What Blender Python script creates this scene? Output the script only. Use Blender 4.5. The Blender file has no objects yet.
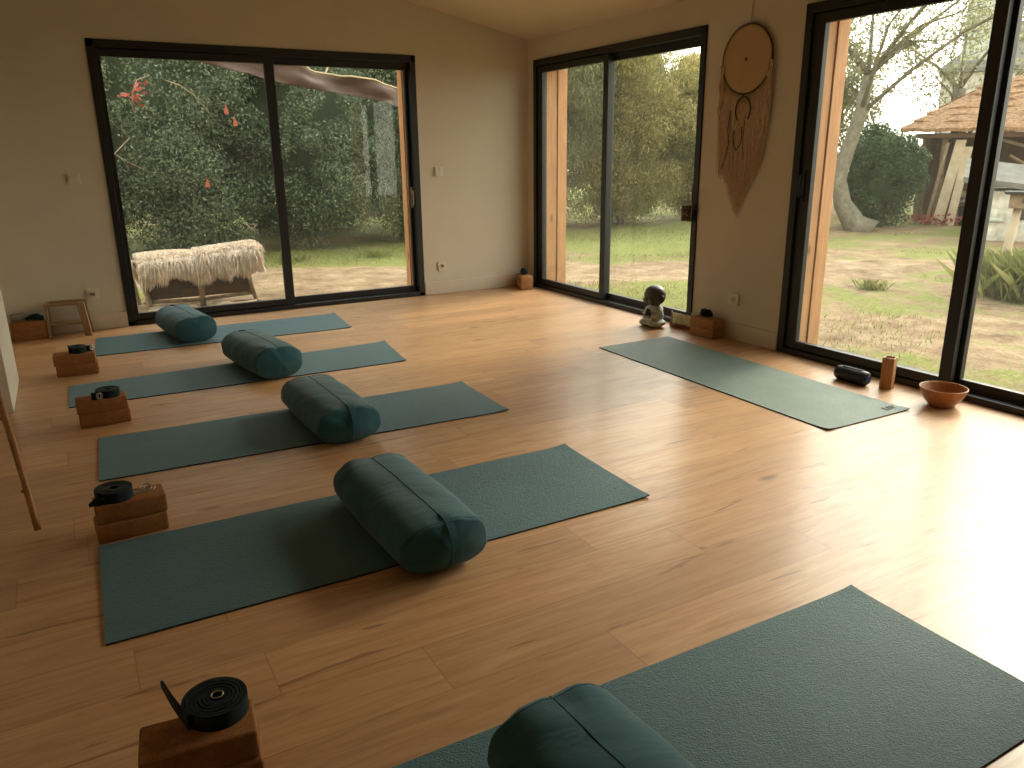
import bpy, bmesh, math, random
import numpy as np
from mathutils import Vector, Matrix, noise
R = random.Random(7)
PI = math.pi
C = bpy.context.scene.collection

# lighting settings
SKY, GLOW, SUN, SDIR, EXPO = 1.62, 3.3, 1.75, (.80, .20, .50), 1.20

# ------------------------------------------------------------------ materials
def new_mat(name):
    m = bpy.data.materials.new(name); m.use_nodes = True
    nt = m.node_tree
    for n in list(nt.nodes): nt.nodes.remove(n)
    out = nt.nodes.new('ShaderNodeOutputMaterial')
    return m, nt, out

class G:
    """tiny node graph helper"""
    def __init__(s, nt): s.nt = nt
    def n(s, t, **k):
        nd = s.nt.nodes.new(t)
        for a, b in k.items(): setattr(nd, a, b)
        return nd
    def l(s, a, b): s.nt.links.new(a, b)
    def coord(s, kind='Object', scale=(1, 1, 1), loc=(0, 0, 0), rot=(0, 0, 0)):
        if kind == 'World':
            src = s.n('ShaderNodeNewGeometry').outputs['Position']
        else:
            src = s.n('ShaderNodeTexCoord').outputs[kind]
        mp = s.n('ShaderNodeMapping'); s.l(src, mp.inputs[0])
        mp.inputs['Scale'].default_value = scale; mp.inputs['Location'].default_value = loc; mp.inputs['Rotation'].default_value = rot
        return mp.outputs[0]
    def noise(s, vec, scale=5, detail=4, rough=.5, dist=0.0):
        nd = s.n('ShaderNodeTexNoise'); s.l(vec, nd.inputs['Vector'])
        nd.inputs['Scale'].default_value = scale; nd.inputs['Detail'].default_value = detail
        nd.inputs['Roughness'].default_value = rough; nd.inputs['Distortion'].default_value = dist
        return nd.outputs['Fac']
    def ramp(s, fac, stops):
        r = s.n('ShaderNodeValToRGB'); s.l(fac, r.inputs[0]); e = r.color_ramp.elements
        while len(e) < len(stops): e.new(.5)
        for i, (p, c) in enumerate(stops):
            e[i].position = p; e[i].color = (c, c, c, 1) if isinstance(c, (int, float)) else (*c, 1)
        return r.outputs[0]
    def math(s, op, a, b=0.0, c=None):
        m = s.n('ShaderNodeMath', operation=op)
        for i, v in enumerate((a, b) if c is None else (a, b, c)):
            if isinstance(v, (int, float)): m.inputs[i].default_value = v
            else: s.l(v, m.inputs[i])
        return m.outputs[0]
    def mix(s, fac, a, b, mode='MIX'):
        m = s.n('ShaderNodeMix', data_type='RGBA', blend_type=mode)
        for i, v in ((0, fac), (6, a), (7, b)):
            if isinstance(v, (int, float)): m.inputs[i].default_value = v
            elif isinstance(v, tuple): m.inputs[i].default_value = (*v, 1)
            else: s.l(v, m.inputs[i])
        return m.outputs[2]
    def bump(s, h, strength=.3, dist=.01):
        b = s.n('ShaderNodeBump'); b.inputs['Strength'].default_value = strength; b.inputs['Distance'].default_value = dist
        s.l(h, b.inputs['Height']); return b.outputs[0]
    def bsdf(s, out, color, rough=.6, metal=0, normal=None, spec=.5, sheen=0, coat=0):
        b = s.n('ShaderNodeBsdfPrincipled')
        if isinstance(color, tuple): b.inputs['Base Color'].default_value = (*color, 1)
        else: s.l(color, b.inputs['Base Color'])
        if isinstance(rough, (int, float)): b.inputs['Roughness'].default_value = rough
        else: s.l(rough, b.inputs['Roughness'])
        b.inputs['Metallic'].default_value = metal
        b.inputs['Specular IOR Level'].default_value = spec
        if sheen: b.inputs['Sheen Weight'].default_value = sheen; b.inputs['Sheen Roughness'].default_value = .5
        if coat: b.inputs['Coat Weight'].default_value = coat; b.inputs['Coat Roughness'].default_value = .2
        if normal is not None: s.l(normal, b.inputs['Normal'])
        s.l(b.outputs[0], out.inputs[0]); return b

def lin(r, g, b):
    f = lambda c: (c / 255 / 12.92) if c / 255 <= .04045 else ((c / 255 + .055) / 1.055) ** 2.4
    return (f(r), f(g), f(b))

def simple(name, col, rough=.6, metal=0, var=.12, scale=20, bump=.1, bscale=60, spec=.5, sheen=0, bd=.002, coat=0):
    m, nt, out = new_mat(name); g = G(nt)
    v = g.coord('Object')
    n1 = g.noise(v, scale, 5, .6)
    a = tuple(c * (1 - var) for c in col); b = tuple(min(1, c * (1 + var)) for c in col)
    col_ = g.ramp(n1, [(.3, a), (.7, b)])
    nb = g.bump(g.noise(v, bscale, 4), bump, bd) if bump else None
    g.bsdf(out, col_, rough, metal, nb, spec, sheen, coat)
    return m

M = {}
M['wall'] = simple('wall_paint', (.61, .56, .46), .9, var=.03, scale=3, bump=.12, bscale=160, spec=.2, bd=.001)
M['ceiling'] = simple('ceiling_paint', (.60, .52, .42), .95, var=.02, scale=3, bump=.08, bscale=120, spec=.1, bd=.001)
M['skirting'] = simple('skirting_paint', (.62, .54, .43), .6, var=.03, bump=0)
M['alu'] = simple('black_aluminium', (.007, .008, .0075), .45, metal=0, var=.15, bump=.05, bscale=300, spec=.5)
M['gasket'] = simple('gasket', (.012, .012, .012), .8, bump=0)
M['plastic_white'] = simple('switch_plastic', (.66, .60, .50), .4, bump=0, var=.03)
M['dark_hole'] = simple('socket_hole', (.03, .03, .03), .6, bump=0)
M['steel'] = simple('steel', (.55, .53, .48), .3, metal=1, bump=0)
M['brass'] = simple('handle_metal', (.55, .45, .28), .4, metal=1, bump=0)
M['black_plastic'] = simple('black_plastic', (.012, .013, .015), .5, bump=.3, bscale=400)
M['blue_led'] = simple('blue_ring', (.03, .12, .35), .3, bump=0)
M['strap'] = simple('strap_webbing', (.007, .015, .017), .85, var=.2, scale=200, bump=.5, bscale=500, sheen=.05, spec=.2)
M['cotton'] = simple('cotton_webbing', (.42, .33, .20), .9, bump=.3, bscale=300)
M['stone_white'] = simple('rendered_stone', (.50, .47, .40), .9, var=.35, scale=6, bump=.6, bscale=12, bd=.03)
M['stone_grey'] = simple('pale_stone', (.42, .45, .38), .75, var=.2, scale=30, bump=.3, bscale=60)
M['tan_stone'] = simple('tan_stone', (.26, .20, .14), .9, var=.3, scale=15, bump=.4)
M['bronze_dark'] = simple('dark_patina', (.055, .047, .038), .38, var=.3, scale=30, bump=.2, bscale=80)
M['red_wood'] = simple('red_wood', (.20, .055, .03), .5, var=.25, bump=.2)
M['card'] = simple('card', (.62, .58, .36), .7, var=.35, scale=25, bump=0)
M['tarp'] = simple('tarp_cloth', (.085, .050, .036), .8, var=.15, scale=6, bump=.2, bscale=25, bd=.01)
M['fur'] = simple('sheep_fur', (.74, .63, .51), .9, var=.22, scale=12, bump=0, sheen=.3)
M['bark'] = simple('bark', (.16, .14, .10), .9, var=.35, scale=12, bump=.8, bscale=25, bd=.02)
M['dry_branch'] = simple('dry_branch', (.26, .19, .115), .9, var=.3, bump=.3)
M['wicker'] = simple('wicker', (.085, .046, .024), .8, var=.4, scale=60, bump=.8, bscale=90, bd=.01)
M['old_wood'] = simple('weathered_wood', (.23, .16, .10), .85, var=.3, scale=15, bump=.3, bscale=40)
M['pale_board'] = simple('pale_board', (.48, .38, .26), .85, var=.2, scale=8, bump=.2)
M['roof'] = simple('thatch', (.30, .170, .09), .95, var=.5, scale=14, bump=1, bscale=30, bd=.03)
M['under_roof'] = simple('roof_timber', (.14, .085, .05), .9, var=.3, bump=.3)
M['zinc'] = simple('grey_sheet', (.15, .145, .13), .9, var=.3, scale=5, spec=.1, bump=.2)
M['pennant'] = simple('red_leaf', (.30, .060, .035), .7, bump=0)
M['thread'] = simple('macrame_cotton', (.52, .39, .255), .95, var=.15, scale=40, bump=.4, bscale=200)
M['ring_dark'] = simple('dark_ring', (.05, .035, .025), .7, bump=0)
M['grey_box'] = simple('grey_cloth', (.30, .28, .24), .9, var=.15, bump=.3)

# cork
m, nt, out = new_mat('cork'); g = G(nt); v = g.coord('Object')
sp = g.noise(v, 420, 2, .7); bl = g.noise(v, 45, 4, .6)
c = g.ramp(bl, [(.25, (.25, .103, .036)), (.75, (.37, .158, .058))])
c = g.mix(g.ramp(sp, [(.34, 1.), (.44, 0.)]), c, (.10, .035, .015))
c = g.mix(g.ramp(sp, [(.62, 0.), (.72, .7)]), c, (.55, .29, .13))
g.bsdf(out, c, .85, normal=g.bump(sp, .35, .002), spec=.2); M['cork'] = m

m2_ = M['cork'].copy(); m2_.name = 'pale_cork'
for nd in m2_.node_tree.nodes:
    if nd.type == 'VALTORGB' and max(nd.color_ramp.elements[1].color[:3]) < .5 and nd.color_ramp.elements[0].color[0] != nd.color_ramp.elements[0].color[1]:
        nd.color_ramp.elements[0].color = (.36, .18, .075, 1); nd.color_ramp.elements[1].color = (.48, .26, .12, 1)
M['pale_cork'] = m2_

# light wood (grain runs along local Z, or X with rot)
def wood(name, dark, light, axis='Z', rough=.55, knots=True, gs=1.0):
    m, nt, out = new_mat(name); g = G(nt)
    s = {'Z': (9, 9, .7), 'X': (.7, 9, 9), 'Y': (9, .7, 9)}[axis]
    v = g.coord('Object', tuple(k * gs for k in s))
    grain = g.noise(v, 6, 6, .6, .6)
    c = g.ramp(grain, [(.3, dark), (.7, light)])
    if knots:
        kv = g.coord('Object', tuple(k * gs for k in {'Z': (5, 5, 1.8), 'X': (1.8, 5, 5), 'Y': (5, 1.8, 5)}[axis]))
        vo = g.n('ShaderNodeTexVoronoi'); g.l(kv, vo.inputs['Vector']); vo.inputs['Scale'].default_value = 1.2
        k = g.ramp(vo.outputs['Distance'], [(.03, 1.), (.12, 0.)])
        c = g.mix(k, c, tuple(x * .45 for x in dark))
    g.bsdf(out, c, rough, normal=g.bump(grain, .15, .003), spec=.3)
    return m
M['larch'] = wood('larch_cladding', (.50, .235, .095), (.70, .375, .17), 'Z')
M['larch_x'] = wood('larch_cladding_flat', (.58, .30, .12), (.82, .50, .24), 'X')
M['larch_y'] = wood('larch_cladding_long', (.58, .30, .12), (.82, .50, .24), 'Y')
M['bowl_wood'] = wood('turned_wood', (.26, .10, .035), (.46, .21, .085), 'X', .35, False, 3)
M['holder_wood'] = wood('holder_wood', (.36, .165, .06), (.54, .28, .12), 'Z', .5, False, 3)
M['bamboo'] = wood('bamboo', (.22, .085, .025), (.36, .15, .045), 'Z', .35, False)
M['stool_wood'] = wood('stool_wood', (.22, .14, .08), (.38, .26, .15), 'Z', .5, False, 2)

# floor: engineered oak planks running along X
m, nt, out = new_mat('oak_planks'); g = G(nt)
pos = g.n('ShaderNodeNewGeometry').outputs['Position']
sx = g.n('ShaderNodeSeparateXYZ'); g.l(pos, sx.inputs[0])
PW, PL = .19, 1.35
yr = g.math('DIVIDE', g.math('ADD', sx.outputs[1], 20.06), PW)
row = g.math('FLOOR', yr); yf = g.math('FRACT', yr)
wn = g.n('ShaderNodeTexWhiteNoise', noise_dimensions='1D'); g.l(row, wn.inputs['W'])
xr = g.math('ADD', g.math('DIVIDE', g.math('ADD', sx.outputs[0], 30), PL), wn.outputs['Value'])
colm = g.math('FLOOR', xr); xf = g.math('FRACT', xr)
cmb = g.n('ShaderNodeCombineXYZ'); g.l(row, cmb.inputs[0]); g.l(colm, cmb.inputs[1])
wn2 = g.n('ShaderNodeTexWhiteNoise', noise_dimensions='2D'); g.l(cmb.outputs[0], wn2.inputs['Vector'])
rnd = wn2.outputs['Value']
off = g.n('ShaderNodeVectorMath', operation='SCALE'); g.l(wn2.outputs['Color'], off.inputs[0]); off.inputs['Scale'].default_value = 40
add = g.n('ShaderNodeVectorMath', operation='ADD'); g.l(pos, add.inputs[0]); g.l(off.outputs[0], add.inputs[1])
def mapped(scale):
    mp = g.n('ShaderNodeMapping'); g.l(add.outputs[0], mp.inputs[0]); mp.inputs['Scale'].default_value = scale; return mp.outputs[0]
grain = g.noise(mapped((1.1, 13, 1)), 2.2, 8, .62, 1.6)
fine = g.noise(mapped((3.0, 90, 1)), 2.0, 4, .6, .2)
blot = g.noise(mapped((.9, 3, 1)), 1.5, 3, .5, .5)
c = g.ramp(grain, [(.28, (.40, .205, .090)), (.50, (.565, .325, .160)), (.75, (.66, .415, .225))])
c = g.mix(g.ramp(fine, [(.35, .35), (.6, 0.)]), c, (.42, .21, .10), 'MIX')
c = g.mix(g.ramp(blot, [(.35, .35), (.65, 0.)]), c, (.46, .23, .105))
tone = g.ramp(rnd, [(0., .88), (1., 1.08)])
mul = g.mix(1.0, c, tone, 'MULTIPLY'); c = mul
vo = g.n('ShaderNodeTexVoronoi', feature='F1'); g.l(mapped((1.6, 4.5, 1)), vo.inputs['Vector']); vo.inputs['Scale'].default_value = .9
kn = g.ramp(g.math('ADD', vo.outputs['Distance'], g.math('MULTIPLY', fine, .05)), [(.055, 1.), (.12, 0.)])
c = g.mix(g.math('MULTIPLY', kn, .75), c, (.13, .05, .02))
ck = g.noise(mapped((2.2, 26, 1)), 1.1, 3, .5, 1.0)
c = g.mix(g.ramp(ck, [(.655, 0.), (.71, .65)]), c, (.16, .065, .028))
e1 = g.math('MINIMUM', yf, g.math('SUBTRACT', 1., yf)); e2 = g.math('MINIMUM', xf, g.math('SUBTRACT', 1., xf))
s1 = g.math('LESS_THAN', e1, .0085); s2 = g.math('LESS_THAN', e2, .0013)
seam = g.math('MAXIMUM', s1, s2)
c = g.mix(g.math('MULTIPLY', seam, .38), c, (.14, .06, .03))
ro = g.ramp(grain, [(.2, .47), (.8, .36)])
h = g.math('SUBTRACT', g.math('MULTIPLY', grain, .5), g.math('MULTIPLY', seam, 1.))
g.bsdf(out, c, ro, normal=g.bump(h, .25, .002), spec=.6, coat=.25); M['floor'] = m

# yoga mat
def mat_mat(name, a, b, rough=.75):
    m, nt, out = new_mat(name); g = G(nt); v = g.coord('Object')
    n = g.noise(v, 3.5, 4, .5); f = g.noise(v, 260, 2, .6); w = g.noise(g.coord('Object', (1, 1.6, 1)), 70, 3, .6)
    c = g.ramp(n, [(.3, a), (.7, b)])
    c = g.mix(g.ramp(w, [(.4, .25), (.6, 0.)]), c, tuple(x * .55 for x in a))
    g.bsdf(out, c, rough, normal=g.bump(g.math('ADD', f, g.math('MULTIPLY', w, .6)), .9, .004), spec=.42, sheen=.15)
    return m
M['mat'] = mat_mat('mat_rubber', (.030, .112, .140), (.044, .138, .166), .58)
M['mat_r'] = mat_mat('mat_rubber_sage', (.11, .17, .145), (.15, .215, .18), .5)
M['mat_edge'] = simple('mat_underside', (.018, .03, .03), .8, bump=0)
M['logo'] = simple('mat_mark', (.02, .035, .035), .7, bump=0)

# bolster fabric
m, nt, out = new_mat('bolster_canvas'); g = G(nt); v = g.coord('Object')
n = g.noise(v, 5, 4, .6); f = g.noise(v, 350, 2, .6); wr = g.noise(g.coord('Object', (1.6, 4, 1.6)), 2.6, 3, .5, 1.2)
c = g.ramp(n, [(.3, (.019, .086, .112)), (.7, (.029, .112, .142))])
g.bsdf(out, c, .82, normal=g.bump(g.math('ADD', g.math('MULTIPLY', wr, 2.2), g.math('MULTIPLY', f, .12)), .4, .006), spec=.22, sheen=.22)
M['canvas'] = m
M['canvas_dark'] = simple('bolster_seam', (.014, .048, .058), .85, var=.1, bump=.3, bscale=300, spec=.2)

# woven disc
m, nt, out = new_mat('woven_disc'); g = G(nt); v = g.coord('Object')
wv = g.n('ShaderNodeTexWave', wave_type='RINGS', rings_direction='X'); g.l(v, wv.inputs['Vector']); wv.inputs['Scale'].default_value = 38; wv.inputs['Distortion'].default_value = 1
c = g.ramp(wv.outputs['Fac'], [(0., (.44, .30, .165)), (1., (.56, .40, .23))])
g.bsdf(out, c, .9, normal=g.bump(wv.outputs['Fac'], .5, .003), spec=.15); M['woven'] = m

# clear window pane: mostly transparent with fresnel reflection
m, nt, out = new_mat('window_glass'); g = G(nt)
tr = g.n('ShaderNodeBsdfTransparent'); tr.inputs[0].default_value = (.93, .95, .92, 1)
gl = g.n('ShaderNodeBsdfGlossy'); gl.inputs['Roughness'].default_value = .02
fr = g.n('ShaderNodeFresnel'); bf = g.n('ShaderNodeNewGeometry').outputs['Backfacing']
g.l(g.math('ADD', 1.45, g.math('MULTIPLY', bf, 1 / 1.45 - 1.45)), fr.inputs[0])   # same reflectance from inside the thin pane
mx = g.n('ShaderNodeMixShader'); g.l(fr.outputs[0], mx.inputs[0]); g.l(tr.outputs[0], mx.inputs[1]); g.l(gl.outputs[0], mx.inputs[2])
veil = g.n('ShaderNodeBsdfTranslucent'); veil.inputs[0].default_value = (.9, .88, .80, 1); m2 = g.n('ShaderNodeMixShader'); m2.inputs[0].default_value = .006   # faint pale veil mixed into the glass to imitate glare haze
g.l(mx.outputs[0], m2.inputs[1]); g.l(veil.outputs[0], m2.inputs[2]); g.l(m2.outputs[0], out.inputs[0]); M['glass'] = m

# leaves: colour varies per leaf through a face attribute
def leafmat(name, a, b, c3, transl=.35):
    m, nt, out = new_mat(name); g = G(nt)
    at = g.n('ShaderNodeAttribute'); at.attribute_name = 'rnd'
    c = g.ramp(at.outputs['Fac'], [(0., a), (.55, b), (1., c3)])
    big = g.noise(g.coord('Object'), 1.1, 3)
    c = g.mix(g.ramp(big, [(.35, .45), (.65, 0.)]), c, a)
    b1 = g.n('ShaderNodeBsdfPrincipled'); g.l(c, b1.inputs['Base Color']); b1.inputs['Roughness'].default_value = .55
    b1.inputs['Specular IOR Level'].default_value = .35
    t = g.n('ShaderNodeBsdfTranslucent'); g.l(c, t.inputs[0])
    mx = g.n('ShaderNodeMixShader'); mx.inputs[0].default_value = transl
    g.l(b1.outputs[0], mx.inputs[1]); g.l(t.outputs[0], mx.inputs[2]); g.l(mx.outputs[0], out.inputs[0])
    return m
M['leaf_dark'] = leafmat('leaf_dark', (.055, .070, .042), (.105, .125, .075), (.22, .23, .14))
M['leaf_mid'] = leafmat('leaf_mid', (.075, .105, .060), (.150, .190, .110), (.32, .36, .22))
M['leaf_yellow'] = leafmat('leaf_yellow', (.17, .16, .055), (.33, .285, .095), (.55, .46, .18), .5)
M['leaf_bush'] = leafmat('leaf_bush', (.028, .058, .020), (.055, .105, .034), (.13, .19, .065))
M['leaf_pale'] = leafmat('leaf_pale', (.14, .145, .075), (.24, .24, .12), (.40, .38, .21), .5)
M['grass'] = leafmat('grass_blade', (.13, .155, .045), (.24, .25, .075), (.40, .34, .15), .4)

# ground : dry grass, sand and dirt
m, nt, out = new_mat('dry_ground'); g = G(nt)
pos = g.coord('World'); sx = g.n('ShaderNodeSeparateXYZ'); g.l(pos, sx.inputs[0])
n1 = g.noise(pos, .55, 5, .6, .3); n2 = g.noise(pos, 3.5, 6, .65); n3 = g.noise(pos, 22, 6, .75)
dirt = g.ramp(n2, [(.3, (.15, .095, .055)), (.5, (.30, .205, .125)), (.75, (.48, .37, .245))])
grs = g.ramp(n3, [(.3, (.135, .15, .045)), (.6, (.23, .24, .07)), (.8, (.34, .30, .12))])
# sandy track running past the corner of the house, parallel to the hedge
tr_ = g.math('ADD', sx.outputs[1], g.math('MULTIPLY', sx.outputs[0], .50))
band = g.math('SUBTRACT', 1.6, g.math('MULTIPLY', g.math('ABSOLUTE', g.math('SUBTRACT', tr_, 1.75)), 1.5))
near_ = g.math('MINIMUM', g.math('SUBTRACT', 2.1, g.math('ABSOLUTE', g.math('SUBTRACT', sx.outputs[1], .2))), g.math('SUBTRACT', .3, sx.outputs[0]))
band = g.math('MINIMUM', g.math('MAXIMUM', g.math('MAXIMUM', band, g.math('MULTIPLY', near_, 1.3)), 0.), 1.1)
band = g.math('MAXIMUM', band, g.math('MULTIPLY', g.math('MINIMUM', g.math('MAXIMUM', g.math('SUBTRACT', g.math('SUBTRACT', sx.outputs[0], sx.outputs[1]), 2.2), 0.), 1.), .42))
gm = g.math('SUBTRACT', g.math('ADD', g.math('MULTIPLY', n1, 1.5), g.math('MULTIPLY', n2, .7)), g.math('MULTIPLY', band, .50))
fac = g.ramp(gm, [(.86, 0.), (1.08, 1.)])
c = g.mix(fac, dirt, grs)
c = g.mix(g.ramp(g.noise(pos, 9, 4, .7), [(.60, 0.), (.70, .7)]), c, (.16, .085, .04))
c = g.mix(g.ramp(g.noise(pos, 45, 5, .75), [(.40, .55), (.52, 0.)]), c, (.10, .065, .035))
c = g.mix(g.ramp(g.noise(pos, 30, 5, .75, 1.5), [(.60, 0.), (.68, .6)]), c, (.50, .40, .25))
g.bsdf(out, c, .95, normal=g.bump(g.math('ADD', n3, n2), .6, .03), spec=.1); M['ground'] = m

# ------------------------------------------------------------------ mesh helpers
def obj(name, verts, faces, mat, parent=None, smooth=False, mats=None, fmi=None):
    me = bpy.data.meshes.new(name); me.from_pydata([tuple(v) for v in verts], [], faces); me.update()
    for mm in ([mat] if mats is None else mats): me.materials.append(mm)
    if fmi: me.polygons.foreach_set('material_index', fmi)
    if smooth: me.polygons.foreach_set('use_smooth', [True] * len(me.polygons))
    o = bpy.data.objects.new(name, me); C.objects.link(o)
    if parent is not None: o.parent = parent
    return o

class MB:
    def __init__(s): s.v = []; s.f = []
    def add(s, v, f):
        b = len(s.v); s.v += [tuple(p) for p in v]; s.f += [tuple(i + b for i in q) for q in f]; return s
    def box(s, lo, hi, bev=0.0, xf=None):
        bm = bmesh.new(); bmesh.ops.create_cube(bm, size=1)
        for w in bm.verts:
            w.co = Vector([(lo[i] + hi[i]) / 2 + w.co[i] * (hi[i] - lo[i]) for i in range(3)])
        if bev: bmesh.ops.bevel(bm, geom=bm.edges[:], offset=bev, segments=2, profile=.6, affect='EDGES')
        bmesh.ops.recalc_face_normals(bm, faces=bm.faces)
        bm.verts.index_update()
        vs = [(xf @ w.co) if xf else w.co.copy() for w in bm.verts]
        s.add(vs, [[w.index for w in f.verts] for f in bm.faces]); bm.free(); return s
    def tube(s, pts, r, n=8, cap=True, flat=None):
        pts = [Vector(p) for p in pts]; rs = r if isinstance(r, (list, tuple)) else [r] * len(pts)
        vs = []; up = None
        for i, p in enumerate(pts):
            t = (pts[min(i + 1, len(pts) - 1)] - pts[max(i - 1, 0)]).normalized()
            if up is None: up = Vector((0, 0, 1)) if abs(t.z) < .9 else Vector((1, 0, 0))
            a = t.cross(up).normalized(); b = a.cross(t).normalized(); up = b
            for k in range(n):
                an = 2 * PI * k / n
                vs.append(p + a * math.cos(an) * rs[i] + b * math.sin(an) * rs[i])
        f = []
        for i in range(len(pts) - 1):
            for k in range(n):
                f.append((i * n + k, i * n + (k + 1) % n, (i + 1) * n + (k + 1) % n, (i + 1) * n + k))
        if cap: f.append(tuple(range(n))[::-1]); f.append(tuple((len(pts) - 1) * n + k for k in range(n)))
        return s.add(vs, f)
    def lathe(s, prof, n=32, xf=None, cx=0, cy=0):
        vs = []; f = []
        for r, z in prof:
            for k in range(n):
                a = 2 * PI * k / n; p = Vector((cx + r * math.cos(a), cy + r * math.sin(a), z)); vs.append(xf @ p if xf else p)
        for i in range(len(prof) - 1):
            for k in range(n):
                f.append((i * n + k, i * n + (k + 1) % n, (i + 1) * n + (k + 1) % n, (i + 1) * n + k))
        f.append(tuple(range(n))[::-1]); f.append(tuple((len(prof) - 1) * n + k for k in range(n)))
        return s.add(vs, f)
    def build(s, name, mat, parent=None, smooth=False):
        return obj(name, s.v, s.f, mat, parent, smooth)

def tag(o, label=None, cat=None, group=None, kind=None):
    if label: o['label'] = label
    if cat: o['category'] = cat
    if group: o['group'] = group
    if kind: o['kind'] = kind
    return o
def empty(name, loc=(0, 0, 0), rz=0, label=None, cat=None, group=None, kind=None):
    o = bpy.data.objects.new(name, None); o.empty_display_size = .1; C.objects.link(o)
    o.location = loc; o.rotation_euler = (0, 0, rz)
    return tag(o, label, cat, group, kind)
def copy_tree(o, parent=None):
    c = o.copy(); C.objects.link(c)
    if parent is not None: c.parent = parent
    for ch in list(o.children): copy_tree(ch, c)
    return c
def auto_smooth(o, ang=40):
    me = o.data; bm = bmesh.new(); bm.from_mesh(me)
    for f in bm.faces: f.smooth = True
    for e in bm.edges:
        if len(e.link_faces) == 2 and e.calc_face_angle(0) > math.radians(ang): e.smooth = False
    bm.to_mesh(me); bm.free()

# ------------------------------------------------------------------ room shell
XL, YF, WT = -4.62, -8.3, .31           # left wall, front wall, wall thickness
H = 2.03
def ceil_z(x): return 2.212 - .1975 * x
W1 = (-3.56, -1.105); W2 = (-.115, -2.325); W3 = (-3.132, -5.46)

def struct(o): o['kind'] = 'structure'; return o
struct(MB().box((XL - .3, YF - .3, -.10), (.0, .0, 0)).build('floor', M['floor']))
# back wall with opening, sloped top
def prism_xz(poly, y0, y1, mb):
    n = len(poly)
    v = [(x, y0, z) for x, z in poly] + [(x, y1, z) for x, z in poly]
    f = [tuple(range(n)), tuple(range(2 * n - 1, n - 1, -1))] + [(i, i + n, (i + 1) % n + n, (i + 1) % n) for i in range(n)]
    mb.add(v, f)
mb = MB()
zt = lambda x: ceil_z(x) + .02
prism_xz([(XL - .3, -.10), (W1[0], -.10), (W1[0], zt(W1[0])), (XL - .3, zt(XL - .3))], 0, WT, mb)
prism_xz([(W1[1], -.10), (WT, -.10), (WT, zt(WT)), (W1[1], zt(W1[1]))], 0, WT, mb)
prism_xz([(W1[0], H), (W1[1], H), (W1[1], zt(W1[1])), (W1[0], zt(W1[0]))], 0, WT, mb)
prism_xz([(W1[0], -.10), (W1[1], -.10), (W1[1], -.002), (W1[0], -.002)], 0, WT, mb)
struct(mb.build('wall_back', M['wall']))
mb = MB()
hr = ceil_z(0)
for a, b in ((0, W2[0]), (W2[1], W3[0]), (W3[1], YF - .3)): mb.box((0, b, -.10), (WT, a, hr))
for a, b in (W2, W3):
    mb.box((0, b, H), (WT, a, hr)); mb.box((0, b, -.10), (WT, a, -.002))
struct(mb.build('wall_right', M['wall']))
# left wall: high side of the shed roof
mb = MB()
hl = ceil_z(XL) + .02
mb.box((XL - .3, -.0, -.10), (XL, YF - .3, hl))
struct(mb.build('wall_left', M['wall']))
mb = MB()
W4 = (-2, -1.9)
prism_xz([(XL - .3, -.10), (W4[0], -.10), (W4[0], zt(W4[0])), (XL - .3, zt(XL - .3))], YF - .3, YF, mb)
prism_xz([(W4[1], -.10), (WT, -.10), (WT, zt(WT)), (W4[1], zt(W4[1]))], YF - .3, YF, mb)
prism_xz([(W4[0], -.1), (W4[1], -.1), (W4[1], zt(W4[1])), (W4[0], zt(W4[0]))], YF - .3, YF, mb)
struct(mb.build('wall_front', M['wall']))
mb = MB(); prism_xz([(XL - .35, ceil_z(XL - .35)), (WT + .1, ceil_z(WT + .1)), (WT + .1, ceil_z(WT + .1) + .12), (XL - .35, ceil_z(XL - .35) + .12)], YF - .35, WT + .1, mb)
struct(mb.build('ceiling', M['ceiling']))
# the wall return at the left edge of the picture
mb = MB(); prism_xz([(XL, 0), (-4.235, 0), (-4.235, ceil_z(-4.235)), (XL, ceil_z(XL))], -2.0, -1.31, mb)
struct(mb.build('wall_return', M['wall']))

def skirting(name, lo, hi): struct(MB().box(lo, hi, .003).build(name, M['skirting']))
skirting('baseboard_back', (W1[1] + .004, -.014, 0), (0, 0, .115))
skirting('baseboard_back.001', (XL, -.014, 0), (W1[0] - .004, 0, .115))
skirting('baseboard_right', (-.014, W3[0] + .004, 0), (0, W2[1] - .004, .115))

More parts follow.
